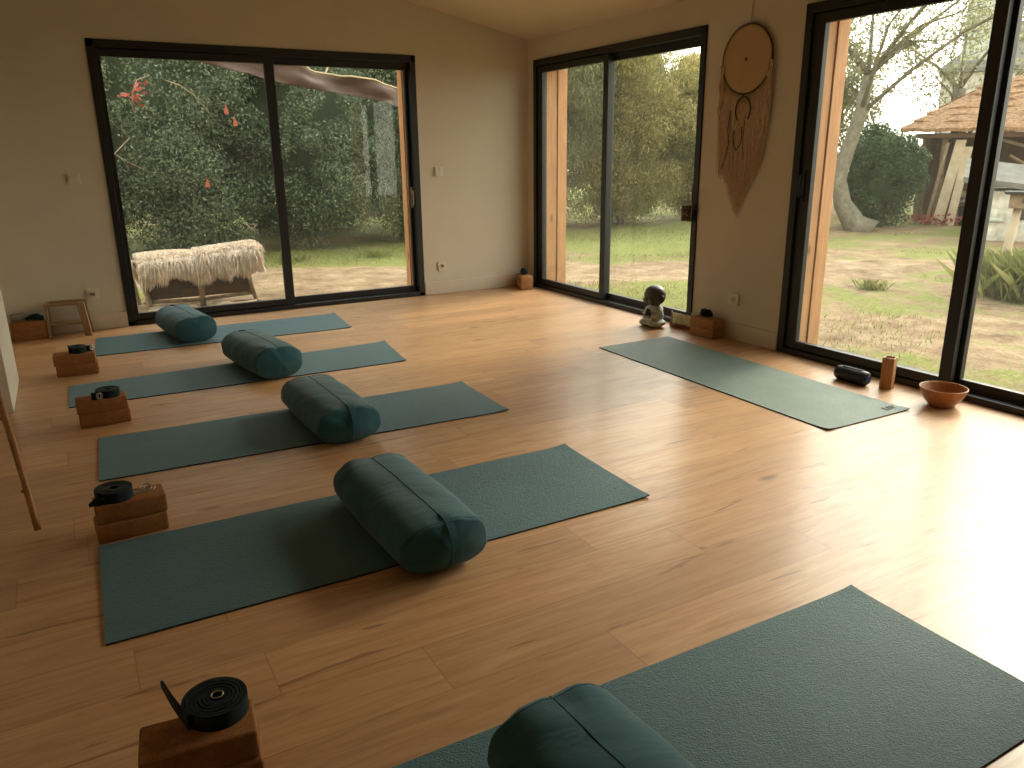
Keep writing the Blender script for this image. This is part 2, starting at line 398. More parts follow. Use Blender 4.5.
# sliding windows.  local frame: x along the opening, y outwards, z up
def window(name, origin, rz, W, mull, first, handles, side_l=.075, side_r=.085):
    root = empty(name, origin, rz, kind='structure')
    fr = MB()
    d0, d1 = -.012, .105
    fr.box((0, d0, 0), (.05, d1, H), .003); fr.box((W - .05, d0, 0), (W, d1, H), .003)
    fr.box((.0, d0, H - .055), (W, d1, H), .003); fr.box((0, d0, 0), (W, d1, .035), .003)
    # track rails
    fr.box((.05, .040, .035), (W - .05, .046, .05)); fr.box((.05, .092, .035), (W - .05, .098, .05))
    fr.box((.05, .040, H - .075), (W - .05, .046, H - .05)); fr.box((.05, d0 - .004, H - .02), (W - .05, d0, H - .004))
    fr.build('frame', M['alu'], root)
    for k in (0, 1):
        inner = (k == first)
        y0 = .004 if inner else .054; y1 = y0 + .036
        x0 = .042 if k == 0 else mull[0]; x1 = mull[1] if k == 0 else W - .042
        sl = side_l - .042 if k == 0 else .065; sr = .065 if k == 0 else side_r - .042
        sm = MB()
        sm.box((x0, y0, .040), (x0 + sl, y1, H - .06), .002); sm.box((x1 - sr, y0, .040), (x1, y1, H - .06), .002)
        sm.box((x0 + sl, y0, .040), (x1 - sr, y1, .088), .002); sm.box((x0 + sl, y0, H - .112), (x1 - sr, y1, H - .06), .002)
        s_ = sm.build('sash', M['alu'], root)
        MB().box((x0 + sl - .008, (y0 + y1) / 2 - .003, .083), (x1 - sr + .008, (y0 + y1) / 2 + .003, H - .107)).build('pane', M['glass'], s_)
        for hs, hz in handles:
            if hs[0] == k:
                hx = x0 + sl * .45 if hs[1] == 'l' else x1 - sr * .5
                hb = MB(); hb.box((hx - .012, y0 - .006, hz - .09), (hx + .012, y0, hz + .09), .002)
                hb.tube([(hx, y0 - .004, hz - .065), (hx, y0 - .038, hz - .06), (hx, y0 - .042, hz), (hx, y0 - .038, hz + .06), (hx, y0 - .004, hz + .065)], .006, 8)
                hb.build('handle', M['alu'] if hs[2] == 0 else M['brass'], s_)
    # timber reveal boards outside the frame: two boards on each jamb, head and sill
    for x0, x1 in ((.0, .024), (W - .024, W)):
        a = MB().box((x0, .107, -.03), (x1, .232, H), .002); a.build('reveal_board', M['larch'], root)
        ins = .010 if x0 == 0 else -.010
        MB().box((x0 + ins, .236, -.03), (x1 + ins, .335, H), .002).build('reveal_board', M['larch'], root)
    MB().box((.024, .107, H - .024), (W - .024, .335, H), .002).build('head_board', M['larch_x'], root)
    MB().box((.034, .107, -.03), (W - .034, .37, -.002), .002).build('sill', M['zinc'], root)
    return root
# window_1 runs left to right (+x); windows 2 and 3 run from the corner towards the camera (-y)
window('window_1', (W1[0], 0, 0), 0, W1[1] - W1[0], (1.225, 1.27), 0, [((1, 'r', 1), .87)], .08, .078)
window('window_2', (0, W2[0], 0), -PI / 2, W2[0] - W2[1], (1.02, 1.115), 0, [((1, 'r', 0), .95)], .13, .11)
window('window_3', (0, W3[0], 0), -PI / 2, W3[0] - W3[1], (1.09, 1.135), 0, [((0, 'l', 0), 1.03)], .13, .13)
# switches and sockets
def plate(name, loc, rz, label, kind, group=None):
    root = empty(name, loc, rz, label, 'switch' if kind == 'switch' else 'socket', group)
    MB().box((-.041, -.011, -.041), (.041, 0, .041), .004).build('plate', M['plastic_white'], root)
    if kind == 'switch':
        MB().box((-.030, -.016, -.030), (-.001, -.010, .030), .002).build('rocker', M['plastic_white'], root)
        MB().box((.001, -.016, -.030), (.030, -.010, .030), .002).build('rocker', M['plastic_white'], root)
    else:
        mb = MB(); mb.lathe([(.021, 0), (.021, .004), (.017, .004), (.016, -.003)], 24, Matrix.Translation((0, -.011, 0)) @ Matrix.Rotation(PI / 2, 4, 'X'))
        mb.build('socket_rim', M['plastic_white'], root)
        mb = MB()
        for x, z, r in ((-.009, 0, .0028), (.009, 0, .0028)):
            mb.tube([(x, -.0135, z), (x, -.0125, z)], r, 10)
        mb.build('socket_holes', M['dark_hole'], root)
        MB().tube([(0, -.012, .008), (0, -.022, .008)], .0025, 8).build('earth_pin', M['steel'], root)
plate('light_switch', (-3.768, 0, 1.10), 0, 'square switch plate on the dim wall left of the glazed door', 'switch')
plate('light_switch', (-.925, 0, 1.088), 0, 'pale switch plate at shoulder height on the wall near the room corner', 'switch')
plate('wall_socket', (-.925, 0, .252), 0, 'white socket low on the back wall between window and room corner', 'socket')
plate('wall_socket', (-3.768, 0, .268), 0, 'white socket low on the wall above the little wooden stool', 'socket')
plate('wall_socket', (0, -2.73, .27), -PI / 2, 'white socket low on the right wall above the block stack', 'socket')

# ------------------------------------------------------------------ yoga mats
def yoga_mat(corners, label, mat, curl=0.0, mark=False, group='teal mats laid out in a row'):
    # corners: back-left, front-left, front-right, back-right as seen by the row (floor positions)
    cs = [Vector((x, y, 0)) for x, y in corners]
    cen = sum(cs, Vector()) / 4; nx, ny = 60, 22; T = .0045
    vs = []; rr = random.Random(hash(label) % 1000 if False else len(label))
    ph = rr.random() * 9
    def P(i, j, top):
        u, v = i / nx, j / ny
        p = (cs[0] * (1 - u) * (1 - v) + cs[1] * (1 - u) * v + cs[2] * u * v + cs[3] * u * (1 - v))
        e = .0025 * noise.noise(Vector((u * 6 + ph, v * 3, 0)))
        z = .0008 + max(0, e)
        for cu, cv in ((1, 1), (1, 0)):
            d = math.hypot((u - cu) * 1.8, (v - cv) * .6)
            if curl and (cu, cv) == (1, 1) and d < .22: z += curl * (1 - d / .22) ** 2
            elif not curl and d < .10: z += .006 * (1 - d / .10) ** 2
        q = p - cen; q.z = z + (T if top else 0); return q
    for top in (1, 0):
        for i in range(nx + 1):
            for j in range(ny + 1): vs.append(P(i, j, top))
    N = (nx + 1) * (ny + 1); f = []; mi = []
    for i in range(nx):
        for j in range(ny):
            a = i * (ny + 1) + j; q = (a, a + 1, a + ny + 2, a + ny + 1)
            f.append(q); mi.append(0); f.append(tuple(k + N for k in q[::-1])); mi.append(1)
    rim = [(i, 0) for i in range(nx)] + [(nx, j) for j in range(ny)] + [(i, ny) for i in range(nx, 0, -1)] + [(0, j) for j in range(ny, 0, -1)]
    for k in range(len(rim)):
        a = rim[k][0] * (ny + 1) + rim[k][1]; b = rim[(k + 1) % len(rim)]; b = b[0] * (ny + 1) + b[1]
        f.append((a, b, b + N, a + N)); mi.append(1)
    o = obj('yoga_mat', vs, f, mat, None, True, [mat, M['mat_edge']], mi)
    bm = bmesh.new(); bm.from_mesh(o.data); bmesh.ops.recalc_face_normals(bm, faces=bm.faces)
    for e in bm.edges:
        if len(e.link_faces) == 2 and e.link_faces[0].material_index != e.link_faces[1].material_index: e.smooth = False
    bm.to_mesh(o.data); bm.free()
    o.location = cen
    tag(o, label, 'yoga mat', group)
    if mark:
        mk = MB(); ux = (cs[2] - cs[1]).normalized(); uy = (cs[0] - cs[1]).normalized()
        base = cs[2] - cen - ux * .16 + uy * .08
        for a, b, w, h_ in ((0, 0, .012, .045), (.018, 0, .012, .045), (.0, .018, .030, .010), (.04, 0, .010, .03), (.04, .035, .010, .010)):
            c0 = base + ux * a + uy * b
            P4 = [c0, c0 + ux * w, c0 + ux * w + uy * h_, c0 + uy * h_]
            z = T + .012
            vv = [(p.x, p.y, T + .0019) for p in P4] + [(p.x, p.y, T + .004) for p in P4]
            mk.add(vv, [(0, 1, 2, 3), (4, 5, 6, 7), (0, 1, 5, 4), (1, 2, 6, 5), (2, 3, 7, 6), (3, 0, 4, 7)])
        mk.build('printed_mark', M['logo'], o)
    return o
yoga_mat([(-3.80, -.36), (-3.83, -.93), (-2.124, -.990), (-2.072, -.405)], 'teal mat furthest back, just inside the glazed door', M['mat'])
yoga_mat([(-3.984, -1.635), (-3.989, -2.075), (-2.143, -2.113), (-2.073, -1.550)], 'teal mat second from the back wall, its cushion near the middle', M['mat'])
yoga_mat([(-3.875, -2.665), (-3.898, -3.215), (-2.072, -3.293), (-2.056, -2.722)], 'teal mat in the middle of the row of five', M['mat'])
yoga_mat([(-3.924, -3.82), (-3.933, -4.432), (-2.118, -4.445), (-2.097, -3.841)], 'teal mat second nearest the camera, whole and wide in the foreground', M['mat'])
yoga_mat([(-3.842, -5.21), (-3.852, -5.83), (-2.022, -5.832), (-2.010, -5.236)], 'nearest teal mat, cut off by the bottom of the picture', M['mat'])
yoga_mat([(-.339, -2.467), (-.929, -2.471), (-.963, -4.306), (-.378, -4.312)][0:1] + [(-.929, -2.471), (-.963, -4.306), (-.378, -4.312)], 'grey green mat lying alone along the right wall', M['mat_r'], mark=False, group=None)
# printed mark on the lone mat
lone = [o for o in C.objects if o.name.startswith('yoga_mat')][-1]
mk = MB(); z0 = .0072
cx, cy = -.445 - lone.location.x, -4.245 - lone.location.y
for (a, b, w, h_) in ((0, 0, .014, .034), (.014, 0, .03, .012), (.03, .012, .014, .022), (.052, 0, .012, .034), (.064, .022, .02, .012)):
    mk.box((cx - .04 + a, cy + b - .02, z0 - .001), (cx - .04 + a + w, cy + b - .02 + h_, z0 + .0008))
mk.build('printed_mark', M['logo'], lone)

# ------------------------------------------------------------------ bolsters
def make_bolster(seed, L=.66, A=.152, B=.086):
    """rounded box cushion along local Y, near end at -Y"""
    root = empty('bolster')
    n = 56
    def section(y, a, b, ph=0):
        out_ = []
        for k in range(n):
            t = 2 * PI * k / n; ct, st = math.cos(t), math.sin(t); e = 2 / 2.45
            x = a * math.copysign(abs(ct) ** e, ct); z = b * math.copysign(abs(st) ** e, st)
            if z < 0: z *= .93
            out_.append((x, z))
        return out_
    ys = []
    for s_ in np.linspace(0, PI / 2, 7): ys.append((-L / 2 + .035 * (1 - math.sin(s_)), 1 - .16 * (1 - math.sin(s_)) ** 1.5 * 1.0))
    for s_ in np.linspace(0, 1, 30)[1:-1]: ys.append((-L / 2 + .035 + (L - .07) * s_, 1.0))
    for s_ in np.linspace(PI / 2, 0, 7): ys.append((L / 2 - .035 * (1 - math.sin(s_)), 1 - .16 * (1 - math.sin(s_)) ** 1.5))
    vs = []; f = []
    rows = len(ys)
    # fix ordering of the rounding at each end
    ys = [( -L / 2 + .028 * (1 - math.cos(q)), .91 + .09 * math.sin(q)) for q in np.linspace(0, PI / 2, 7)] + \
         [(-L / 2 + .028 + (L - .056) * s_, 1.0) for s_ in np.linspace(0, 1, 30)[1:-1]] + \
         [(L / 2 - .028 * (1 - math.cos(q)), .91 + .09 * math.sin(q)) for q in np.linspace(PI / 2, 0, 7)]
    rows = len(ys)
    for i, (y, s_) in enumerate(ys):
        belly = 1 + .045 * math.cos(PI * y / L)
        for x, z in section(y, A * s_ * belly, B * s_ * belly):
            endw = max(0, 1 - (L / 2 - abs(y)) / .12)
            w = .0035 * noise.noise(Vector((x * 6 + seed, y * 12 + x * 8, z * 6))) + .008 * endw * noise.noise(Vector((x * 26 + seed, y * 5, z * 26)))
            w += .004 * noise.noise(Vector((x * 9, y * 7 + seed, z * 9)))
            # pinch where the end seam meets the top seam
            r = math.hypot(x, z) or 1
            if z < -.02: w *= .3
            if z > .05 and abs(x) < .05 and endw > 0: w -= .007 * endw * (1 - abs(x) / .05)
            vs.append((x + x / r * w, y, max(z + z / r * w, -B * .93)))
    for i in range(rows - 1):
        for k in range(n):
            f.append((i * n + k, i * n + (k + 1) % n, (i + 1) * n + (k + 1) % n, (i + 1) * n + k))
    zo = B * .93
    vs = [(x, y, z + zo) for x, y, z in vs]
    # end caps: rings shrinking towards the centre, bulging out a little
    for end in (0, 1):
        base = [vs[(rows - 1 if end else 0) * n + k] for k in range(n)]; sgn = 1 if end else -1
        prev = [(rows - 1 if end else 0) * n + k for k in range(n)]
        y0 = base[0][1]
        for q in (.88, .7, .45, .2):
            cur = []
            for x, y, z in base:
                zz = zo + (z - zo) * q
                bul = .028 * (1 - q * q) + .005 * noise.noise(Vector((x * q * 22 + seed, zz * 22, 3)))
                vs.append((x * q, y + sgn * bul, zz)); cur.append(len(vs) - 1)
            for k in range(n):
                a, b, c_, d = prev[k], prev[(k + 1) % n], cur[(k + 1) % n], cur[k]
                f.append((a, b, c_, d) if end else (d, c_, b, a))
            prev = cur
        vs.append((0, y0 + sgn * .030, zo)); ci = len(vs) - 1
        for k in range(n): f.append((prev[k], prev[(k + 1) % n], ci) if end else (prev[(k + 1) % n], prev[k], ci))
    o = obj('cover', vs, f, M['canvas'], root, True)
    bm = bmesh.new(); bm.from_mesh(o.data); bmesh.ops.recalc_face_normals(bm, faces=bm.faces); bm.to_mesh(o.data); bm.free()
    # top seam
    top = []
    for i, (y, s_) in enumerate(ys):
        k = n // 4; p = o.data.vertices[i * n + k].co; top.append((p.x, p.y, p.z + .0003))
    MB().tube(top, .0012, 6).build('top_seam', M['canvas_dark'], o, True)
    for i in (4, rows - 5):
        ring = [o.data.vertices[i * n + k].co.copy() for k in range(n)]; ring = [(p.x * 1.0, p.y, p.z) for p in ring]; ring.append(ring[0])
        MB().tube(ring, .0015, 6, cap=False).build('end_seam', M['canvas'], o, True)
    # carrying strap down the near end
    hs = MB(); w = .013; yb = -L / 2
    path = [(.012, yb + .055, zo + B * 1.035), (.012, yb + .025, zo + B * 1.0), (.012, yb - .006, zo + B * .80), (.012, yb - .032, zo + B * .45), (.012, yb - .040, zo), (.012, yb - .030, zo - B * .5), (.012, yb - .006, zo - B * .80)]
    # smooth the path
    pp = []
    for i in range(len(path) - 1):
        for t in (0, .25, .5, .75):
            p0, p1, p2, p3 = [Vector(path[min(max(i + d, 0), len(path) - 1)]) for d in (-1, 0, 1, 2)]
            pp.append(.5 * ((2 * p1) + (-p0 + p2) * t + (2 * p0 - 5 * p1 + 4 * p2 - p3) * t * t + (-p0 + 3 * p1 - 3 * p2 + p3) * t ** 3))
    v2 = []; f2 = []
    for i, p in enumerate(pp):
        t = (pp[min(i + 1, len(pp) - 1)] - pp[max(i - 1, 0)]).normalized(); nrm = Vector((1, 0, 0)).cross(t).normalized()
        if nrm.y > 0 and nrm.z < .5: nrm = -nrm
        if nrm.z < -.3 and i < len(pp) / 2: nrm = -nrm
        for dx, h_ in ((-w, 0), (w, 0), (w, .004), (-w, .004)): v2.append(p + Vector((dx, 0, 0)) + nrm * h_)
    for i in range(len(pp) - 1):
        for k in range(4): f2.append((i * 4 + k, i * 4 + (k + 1) % 4, i * 4 + 4 + (k + 1) % 4, i * 4 + 4 + k))
    f2 += [(0, 1, 2, 3), tuple(4 * (len(pp) - 1) + k for k in (3, 2, 1, 0))]
    obj('carry_strap', v2, f2, M['canvas'], o)
    return root
# (x, y, rot, scale, seed, label)
for (x, y, rz, sc, sd, lb) in (
    (-3.225, -.61, .14 + PI, .93, 1.3, 'teal bolster on the furthest mat, by the glazed door'),
    (-2.955, -1.815, .15 + PI, .96, 5.1, 'teal bolster on the second mat from the back'),
    (-2.90, -3.005, .02, .97, 9.7, 'teal bolster in the middle of the row, on the third mat'),
    (-3.000, -4.225, .02, .985, 14.2, 'large teal bolster on the second nearest mat, whole in the foreground'),
    (-3.13, -5.69, .02, 1.0, 20.9, 'teal bolster cut off by the bottom of the picture')):
    b = make_bolster(sd); b.location = (x, y, .0065); b.rotation_euler = (0, 0, rz); b.scale = (sc * .97, sc * .93, sc * 1.17) if rz > 2 else (sc, sc, sc)
    tag(b, lb, 'bolster', 'teal bolsters on the mats')

# ------------------------------------------------------------------ cork blocks
BL, BD, BH = .22, .11, .065
def make_block(sd):
    bm = bmesh.new(); bmesh.ops.create_cube(bm, size=1)
    for v in bm.verts: v.co = Vector((v.co.x * BL, v.co.y * BD, (v.co.z + .5) * BH))
    bmesh.ops.bevel(bm, geom=bm.edges[:], offset=.007, segments=3, profile=.5, affect='EDGES')
    me = bpy.data.meshes.new('cork_block'); bm.to_mesh(me); bm.free(); me.materials.append(M['cork'])
    o = bpy.data.objects.new('cork_block', me); C.objects.link(o); auto_smooth(o, 30); return o
proto = make_block(0); first = [True]
pale_me = proto.data.copy(); pale_me.materials[0] = M['pale_cork']
def block(x, y, z, rz, label, group, pale=False):
    if first[0]: o = proto; first[0] = False
    else: o = proto.copy(); C.objects.link(o)
    if pale: o.data = pale_me
    o.location = (x, y, z); o.rotation_euler = (0, 0, rz); tag(o, label, 'yoga block', group); return o
stacks = [
    (-3.772, -5.055, -.14, (-.006, .004, .03), 'nearest stack, lower left of the picture', 'blocks in the nearest stack'),
    (-3.816, -3.742, .06, (.006, .006, -.035), 'stack left of the second nearest mat', 'blocks beside the second nearest mat'),
    (-3.834, -2.410, .0, (-.005, .004, .015), 'stack left of the middle mat', 'blocks beside the middle mat'),
    (-3.927, -1.335, -.06, (-.008, .004, .02), 'stack left of the second mat from the back', 'blocks beside the second mat from the back'),
    (-4.195, -.100, -.13, (.0, .0, -.01), 'stack against the back wall beside the stool', 'blocks by the stool'),
    (-.085, -2.572, PI / 2 + .02, (.0, .0, .01), 'stack under the socket on the right wall', 'blocks on the right wall'),
    (-.150, -.170, PI / 2 - .30, (.0, .0, .02), 'stack in the far room corner', 'blocks in the room corner')]
for x, y, rz, (dx, dy, dr), where, grp in stacks:
    block(x, y, 0, rz, 'cork block, lower of the ' + where, grp, x > -1)
    block(x + dx, y + dy, BH, rz + dr, 'cork block, upper of the ' + where, grp, x > -1)
TOP = 2 * BH

# ------------------------------------------------------------------ yoga straps
def coil(mb, r0, r1, turns, th=.0026, w=.038, a0=0, ex=1.0, cx=0, cy=0):
    n = int(turns * 40); pts = []
    for i in range(n + 1):
        t = i / n; a = a0 + t * turns * 2 * PI; r = r0 + (r1 - r0) * t + .0012 * math.sin(a * 3.1) * (1 - t)
        pts.append(Vector((cx + r * math.cos(a) * ex, cy + r * math.sin(a), 0)))
    return pts
def ribbon(pts, th, w, zf=None):
    """upright ribbon following pts: wide in z"""
    v = []; f = []
    for i, p in enumerate(pts):
        t = (pts[min(i + 1, len(pts) - 1)] - pts[max(i - 1, 0)]); t.z = 0; t.normalize(); nr = Vector((t.y, -t.x, 0))
        z = p.z + (.0014 * math.sin(i * .13))
        zz = 0 if zf is None else zf(i / len(pts))
        for s_, h_ in ((-1, 0), (1, 0), (1, w), (-1, w)):
            v.append((p.x + nr.x * s_ * th / 2, p.y + nr.y * s_ * th / 2, z + h_ + zz + (0.0014 if h_ == 0 else 0)))
    for i in range(len(pts) - 1):
        for k in range(4): f.append((i * 4 + k, i * 4 + 4 + k, i * 4 + 4 + (k + 1) % 4, i * 4 + (k + 1) % 4))
    f += [(0, 1, 2, 3), tuple(4 * (len(pts) - 1) + k for k in (3, 2, 1, 0))]
    return v, f
def ring_part(name, c, r, tr, mat, parent, tilt=(0, 0, 0), sx=1.0):
    mt = Matrix.Translation(c) @ Matrix.Rotation(tilt[2], 4, 'Z') @ Matrix.Rotation(tilt[0], 4, 'X')
    pts = [mt @ Vector((r * sx * math.cos(a), r * math.sin(a), 0)) for a in np.linspace(0, 2 * PI, 21)]
    return MB().tube(pts, tr, 6, cap=False).build(name, mat, parent, True)
def make_strap(loc, rz, label, kind, w=.038, R1=.060):
    root = empty('yoga_strap', loc, rz, label, 'yoga strap', 'rolled straps on the cork blocks')
    pts = coil(None, .012, R1, 6.5, ex=1.0, a0=.5)
    v, f = ribbon(pts, .0058, w); mb = MB().add(v, f)
    roll = mb.build('roll', M['strap'], root)
    if kind == 'tail':      # loose end standing up to the left, steel ring inside the roll
        tp = []
        for i in range(14):
            t = i / 13; tp.append(Vector((-R1 * .93 - .034 * t, -.018 + .095 * t - .010 * math.sin(t * PI), 0)))
        vv = []; ff = []
        for i, p in enumerate(tp):
            t = i / 13; d = (tp[min(i + 1, 13)] - tp[max(i - 1, 0)]).normalized(); nr = Vector((d.y, -d.x, 0)) * .0016
            lo = .002 + .045 * t ** 1.4; hi = w - .002 + .034 * t - (.010 if i == 13 else 0)
            for s_, h_ in ((-1, lo), (1, lo), (1, hi), (-1, hi)): vv.append((p.x + nr.x * s_, p.y + nr.y * s_, h_))
        for i in range(13):
            for k in range(4): ff.append((i * 4 + k, i * 4 + 4 + k, i * 4 + 4 + (k + 1) % 4, i * 4 + (k + 1) % 4))
        ff += [(0, 1, 2, 3), (55, 54, 53, 52)]
        obj('loose_end', vv, ff, M['strap'], root)
        ring_part('d_ring', (.004, .004, w + .001), .009, .0017, M['steel'], roll, (.25, 0, 0), 1.3)
    elif kind == 'right':   # tan end with a ring lying to the right, dark tip at the left
        t_ = MB().box((R1 * .9, -.012, .0), (R1 + .050, .016, .006), .002).build('cotton_end', M['cotton'], root)
        ring_part('d_ring', (R1 + .050, .002, .010), .015, .0022, M['steel'], root, (.35, 0, 0), 1.2)
        ring_part('d_ring', (R1 + .040, .004, .013), .015, .0022, M['steel'], root, (.55, 0, 0), 1.2)
        v = [(-R1 * .5, -R1 * .8, .0), (-R1 * 1.42, -R1 * .62, .0), (-R1 * .9, -.006, .0)]
        vv = v + [(x, y, w * .55 if i != 1 else .012) for i, (x, y, z) in enumerate(v)]
        obj('loose_end', vv, [(0, 1, 2), (5, 4, 3), (0, 3, 4, 1), (1, 4, 5, 2), (2, 5, 3, 0)], M['strap'], root)
    elif kind == 'left':    # short end and white buckle at the left
        mb = MB().box((-R1 - .022, -.045, .0), (-R1 + .020, -.038, w), .002); mb.build('loose_end', M['strap'], root)
        mtx = (PI / 2, 0, 0)
        ring_part('d_ring', (-R1 + .010, -.048, w * .5), .014, .002, M['steel'], root, (PI / 2, 0, -.1), .7)
        ring_part('d_ring', (-R1 + .016, -.049, w * .5), .014, .002, M['steel'], root, (PI / 2, 0, .2), .7)
    elif kind == 'back':
        MB().box((-R1 - .004, .012, .0), (-R1 + .004, .030, w + .006), .002).build('loose_end', M['strap'], root)
        MB().box((R1 - .02, -.004, 0), (R1 + .028, .003, w * .95), .002).build('loose_end', M['strap'], root)
        ring_part('d_ring', (R1 + .030, 0, w * .55), .014, .0025, M['steel'], root, (PI / 2, 0, .4), .8)
    return root
make_strap((-3.735, -5.020, TOP), 0.0, 'rolled dark strap with a raised loose end on the nearest block stack', 'tail', w=.038, R1=.064)
make_strap((-3.852, -3.735, TOP), 0.05, 'flat rolled black strap with tan end and rings, beside the second nearest mat', 'right', R1=.058)
make_strap((-3.805, -2.415, TOP), 0.0, 'rolled strap with a small white buckle, beside the middle mat', 'left', w=.036, R1=.052)
make_strap((-3.912, -1.345, TOP), -.05, 'blue grey rolled strap on the block stack beside the second mat', 'back', w=.038, R1=.046)
# crumpled straps
def crumpled(loc, rz, sx, sy, h_, label, sd):
    rr = random.Random(sd)
    root = empty('crumpled_strap', loc, rz, label, 'yoga strap', 'loosely bundled straps')
    for q in range(4):
        pts = []; ph = rr.random() * 6
        for i in range(60):
            a = i / 59 * 2 * PI * 1.2 + ph; rad = .55 + .4 * noise.noise(Vector((i * .15, q * 3 + sd, 0)))
            rad *= 1.15 - .20 * q; pts.append(Vector((sx * rad * math.cos(a), sy * rad * math.sin(a), q * h_ / 7)))
        v, f = ribbon(pts, .006, h_ * .5, lambda t, q=q: h_ * .12 * (1 + math.sin(t * 9 + q)))
        obj('strap_fold' if q else 'strap_loop', v, f, M['strap'], root)
    return root
crumpled((-.085, -2.560, TOP), 1.5, .080, .046, .052, 'bundled black strap on the blocks under the right wall socket', 3)
crumpled((-.150, -.165, TOP), 1.2, .085, .048, .055, 'bundled blue black strap on the blocks in the far corner', 8)
crumpled((-4.150, -.115, TOP), 0., .075, .030, .045, 'bundled dark strap on the blocks beside the wooden stool', 12)
# grey folded cloth behind the left stack
mb = MB()
for k in range(4): mb.box((-.12 + .004 * k, -.020, .045 * k), (.115 - .003 * k, .020, .045 * k + .043), .012)
o = mb.build('folded_cloth', M['grey_box'], None, True); o.location = (-4.20, -.032 - .005, .0); o.rotation_euler = (0, 0, -.02)
o.location.y = -.018 - .022
tag(o, 'grey folded cloth squeezed behind the cork blocks at the back wall', 'cloth')

# small wooden stool by the back wall
root = empty('wooden_stool', (-3.955, -.115, 0), -.12, 'small open wooden stool against the back wall beside the cork blocks', 'stool')
for x, y, wx in ((-.125, -.065, .016), (-.125, .065, .016)):
    MB().box((x, y - .010, 0), (x + wx, y + .010, .235), .003).build('leg', M['stool_wood'], root)
for y in (-.065, .065):
    mb = MB(); v = [(.105, y - .016, 0), (.150, y - .016, 0), (.150, y + .016, 0), (.105, y + .016, 0), (.078, y - .016, .245), (.128, y - .016, .245), (.128, y + .016, .245), (.078, y + .016, .245)]
    mb.add(v, [(0, 3, 2, 1), (4, 5, 6, 7), (0, 1, 5, 4), (1, 2, 6, 5), (2, 3, 7, 6), (3, 0, 4, 7)]); mb.build('leg', M['stool_wood'], root)
MB().box((-.130, -.075, .226), (.125, -.055, .246), .003).build('top_rail', M['stool_wood'], root)
MB().box((-.130, .055, .226), (.125, .075, .246), .003).build('top_rail', M['stool_wood'], root)
MB().box((-.130, -.055, .228), (-.108, .055, .244), .003).build('top_rail', M['stool_wood'], root)
MB().box((-.112, -.055, .085), (.112, .055, .100), .003).build('lower_shelf', M['stool_wood'], root)

# bamboo pole
root = empty('bamboo_pole', (-4.10, -3.594, 0), 0, 'brown bamboo pole standing at the left edge, leaning away', 'pole')
d = Vector((-.062, .294, .392)); d = d * (1.592 / d.y); L_ = d.length; 
mb = MB(); pts = []; rs = []
N = 40
for i in range(N + 1):
    t = i / N; pts.append(d * t + Vector((.004 * math.sin(t * 12), 0, .004)) * (1 if i else 0) + Vector((0, 0, .012 if i == 0 else 0))); rs.append(.0115 + .003 * t)
mb.tube(pts, rs, 12); mb.build('cane', M['bamboo'], root, True)
for k in range(1, 9):
    t = k * .105 - .045; p = d * t; q = d.normalized()
    MB().tube([p - q * .006, p - q * .002, p + q * .002, p + q * .006], [.012 + .003 * t, .0155 + .003 * t, .0155 + .003 * t, .012 + .003 * t], 12).build('node_ring', M['bamboo'], root, True)

# ------------------------------------------------------------------ right side objects
# portable speaker
sp = empty('portable_speaker', (-.205, -3.845, .040), 0, 'black cylindrical portable speaker lying beside the lone mat', 'speaker')
rotm = Matrix.Rotation(PI / 2, 4, 'X')
prof = [(.018, -.098), (.031, -.097), (.037, -.090), (.040, -.075), (.0405, 0), (.040, .075), (.037, .090), (.031, .097), (.018, .098)]
MB().lathe(prof, 32, rotm).build('body', M['black_plastic'], sp, True)
MB().lathe([(.010, .0985), (.024, .0985), (.024, .1015), (.010, .1015)], 24, rotm).build('end_cap', M['black_plastic'], sp)
MB().lathe([(.004, .1015), (.017, .1015), (.016, .1035), (.004, .1035)], 24, rotm).build('blue_ring', M['blue_led'], sp)
MB().lathe([(.010, -.1015), (.024, -.1015), (.024, -.0985), (.010, -.0985)], 24, rotm).build('end_cap', M['black_plastic'], sp)
MB().box((-.010, -.06, .037), (.010, .06, .0425), .002).build('button_strip', M['gasket'], sp)

# upright wooden holder, hollow with a recessed top
hd = empty('wooden_holder', (-.142, -4.015, 0), .35, 'tall square wooden holder standing between the speaker and the bowl', 'holder')
def frustum(mb, w0, w1, z0, z1, inv=False):
    a, b = w0 / 2, w1 / 2
    v = [(-a, -a, z0), (a, -a, z0), (a, a, z0), (-a, a, z0), (-b, -b, z1), (b, -b, z1), (b, b, z1), (-b, b, z1)]
    mb.add(v, [(0, 3, 2, 1), (4, 5, 6, 7), (0, 1, 5, 4), (1, 2, 6, 5), (2, 3, 7, 6), (3, 0, 4, 7)])
W_ = .060; tk = .007
for sx_, sy_ in ((1, 0), (-1, 0), (0, 1), (0, -1)):
    if sx_: lo = (sx_ * W_ / 2 - (tk if sx_ > 0 else 0), -W_ / 2, 0); hi = (sx_ * W_ / 2 + (tk if sx_ < 0 else 0), W_ / 2, .172)
    else: lo = (-W_ / 2 + tk, sy_ * W_ / 2 - (tk if sy_ > 0 else 0), 0); hi = (W_ / 2 - tk, sy_ * W_ / 2 + (tk if sy_ < 0 else 0), .172)
    MB().box(lo, hi, .002).build('side_panel', M['holder_wood'], hd)
MB().box((-W_ / 2 + tk, -W_ / 2 + tk, 0), (W_ / 2 - tk, W_ / 2 - tk, .160)).build('dark_fill', M['gasket'], hd)  # black block filling the hollow, imitates the shade inside the open top

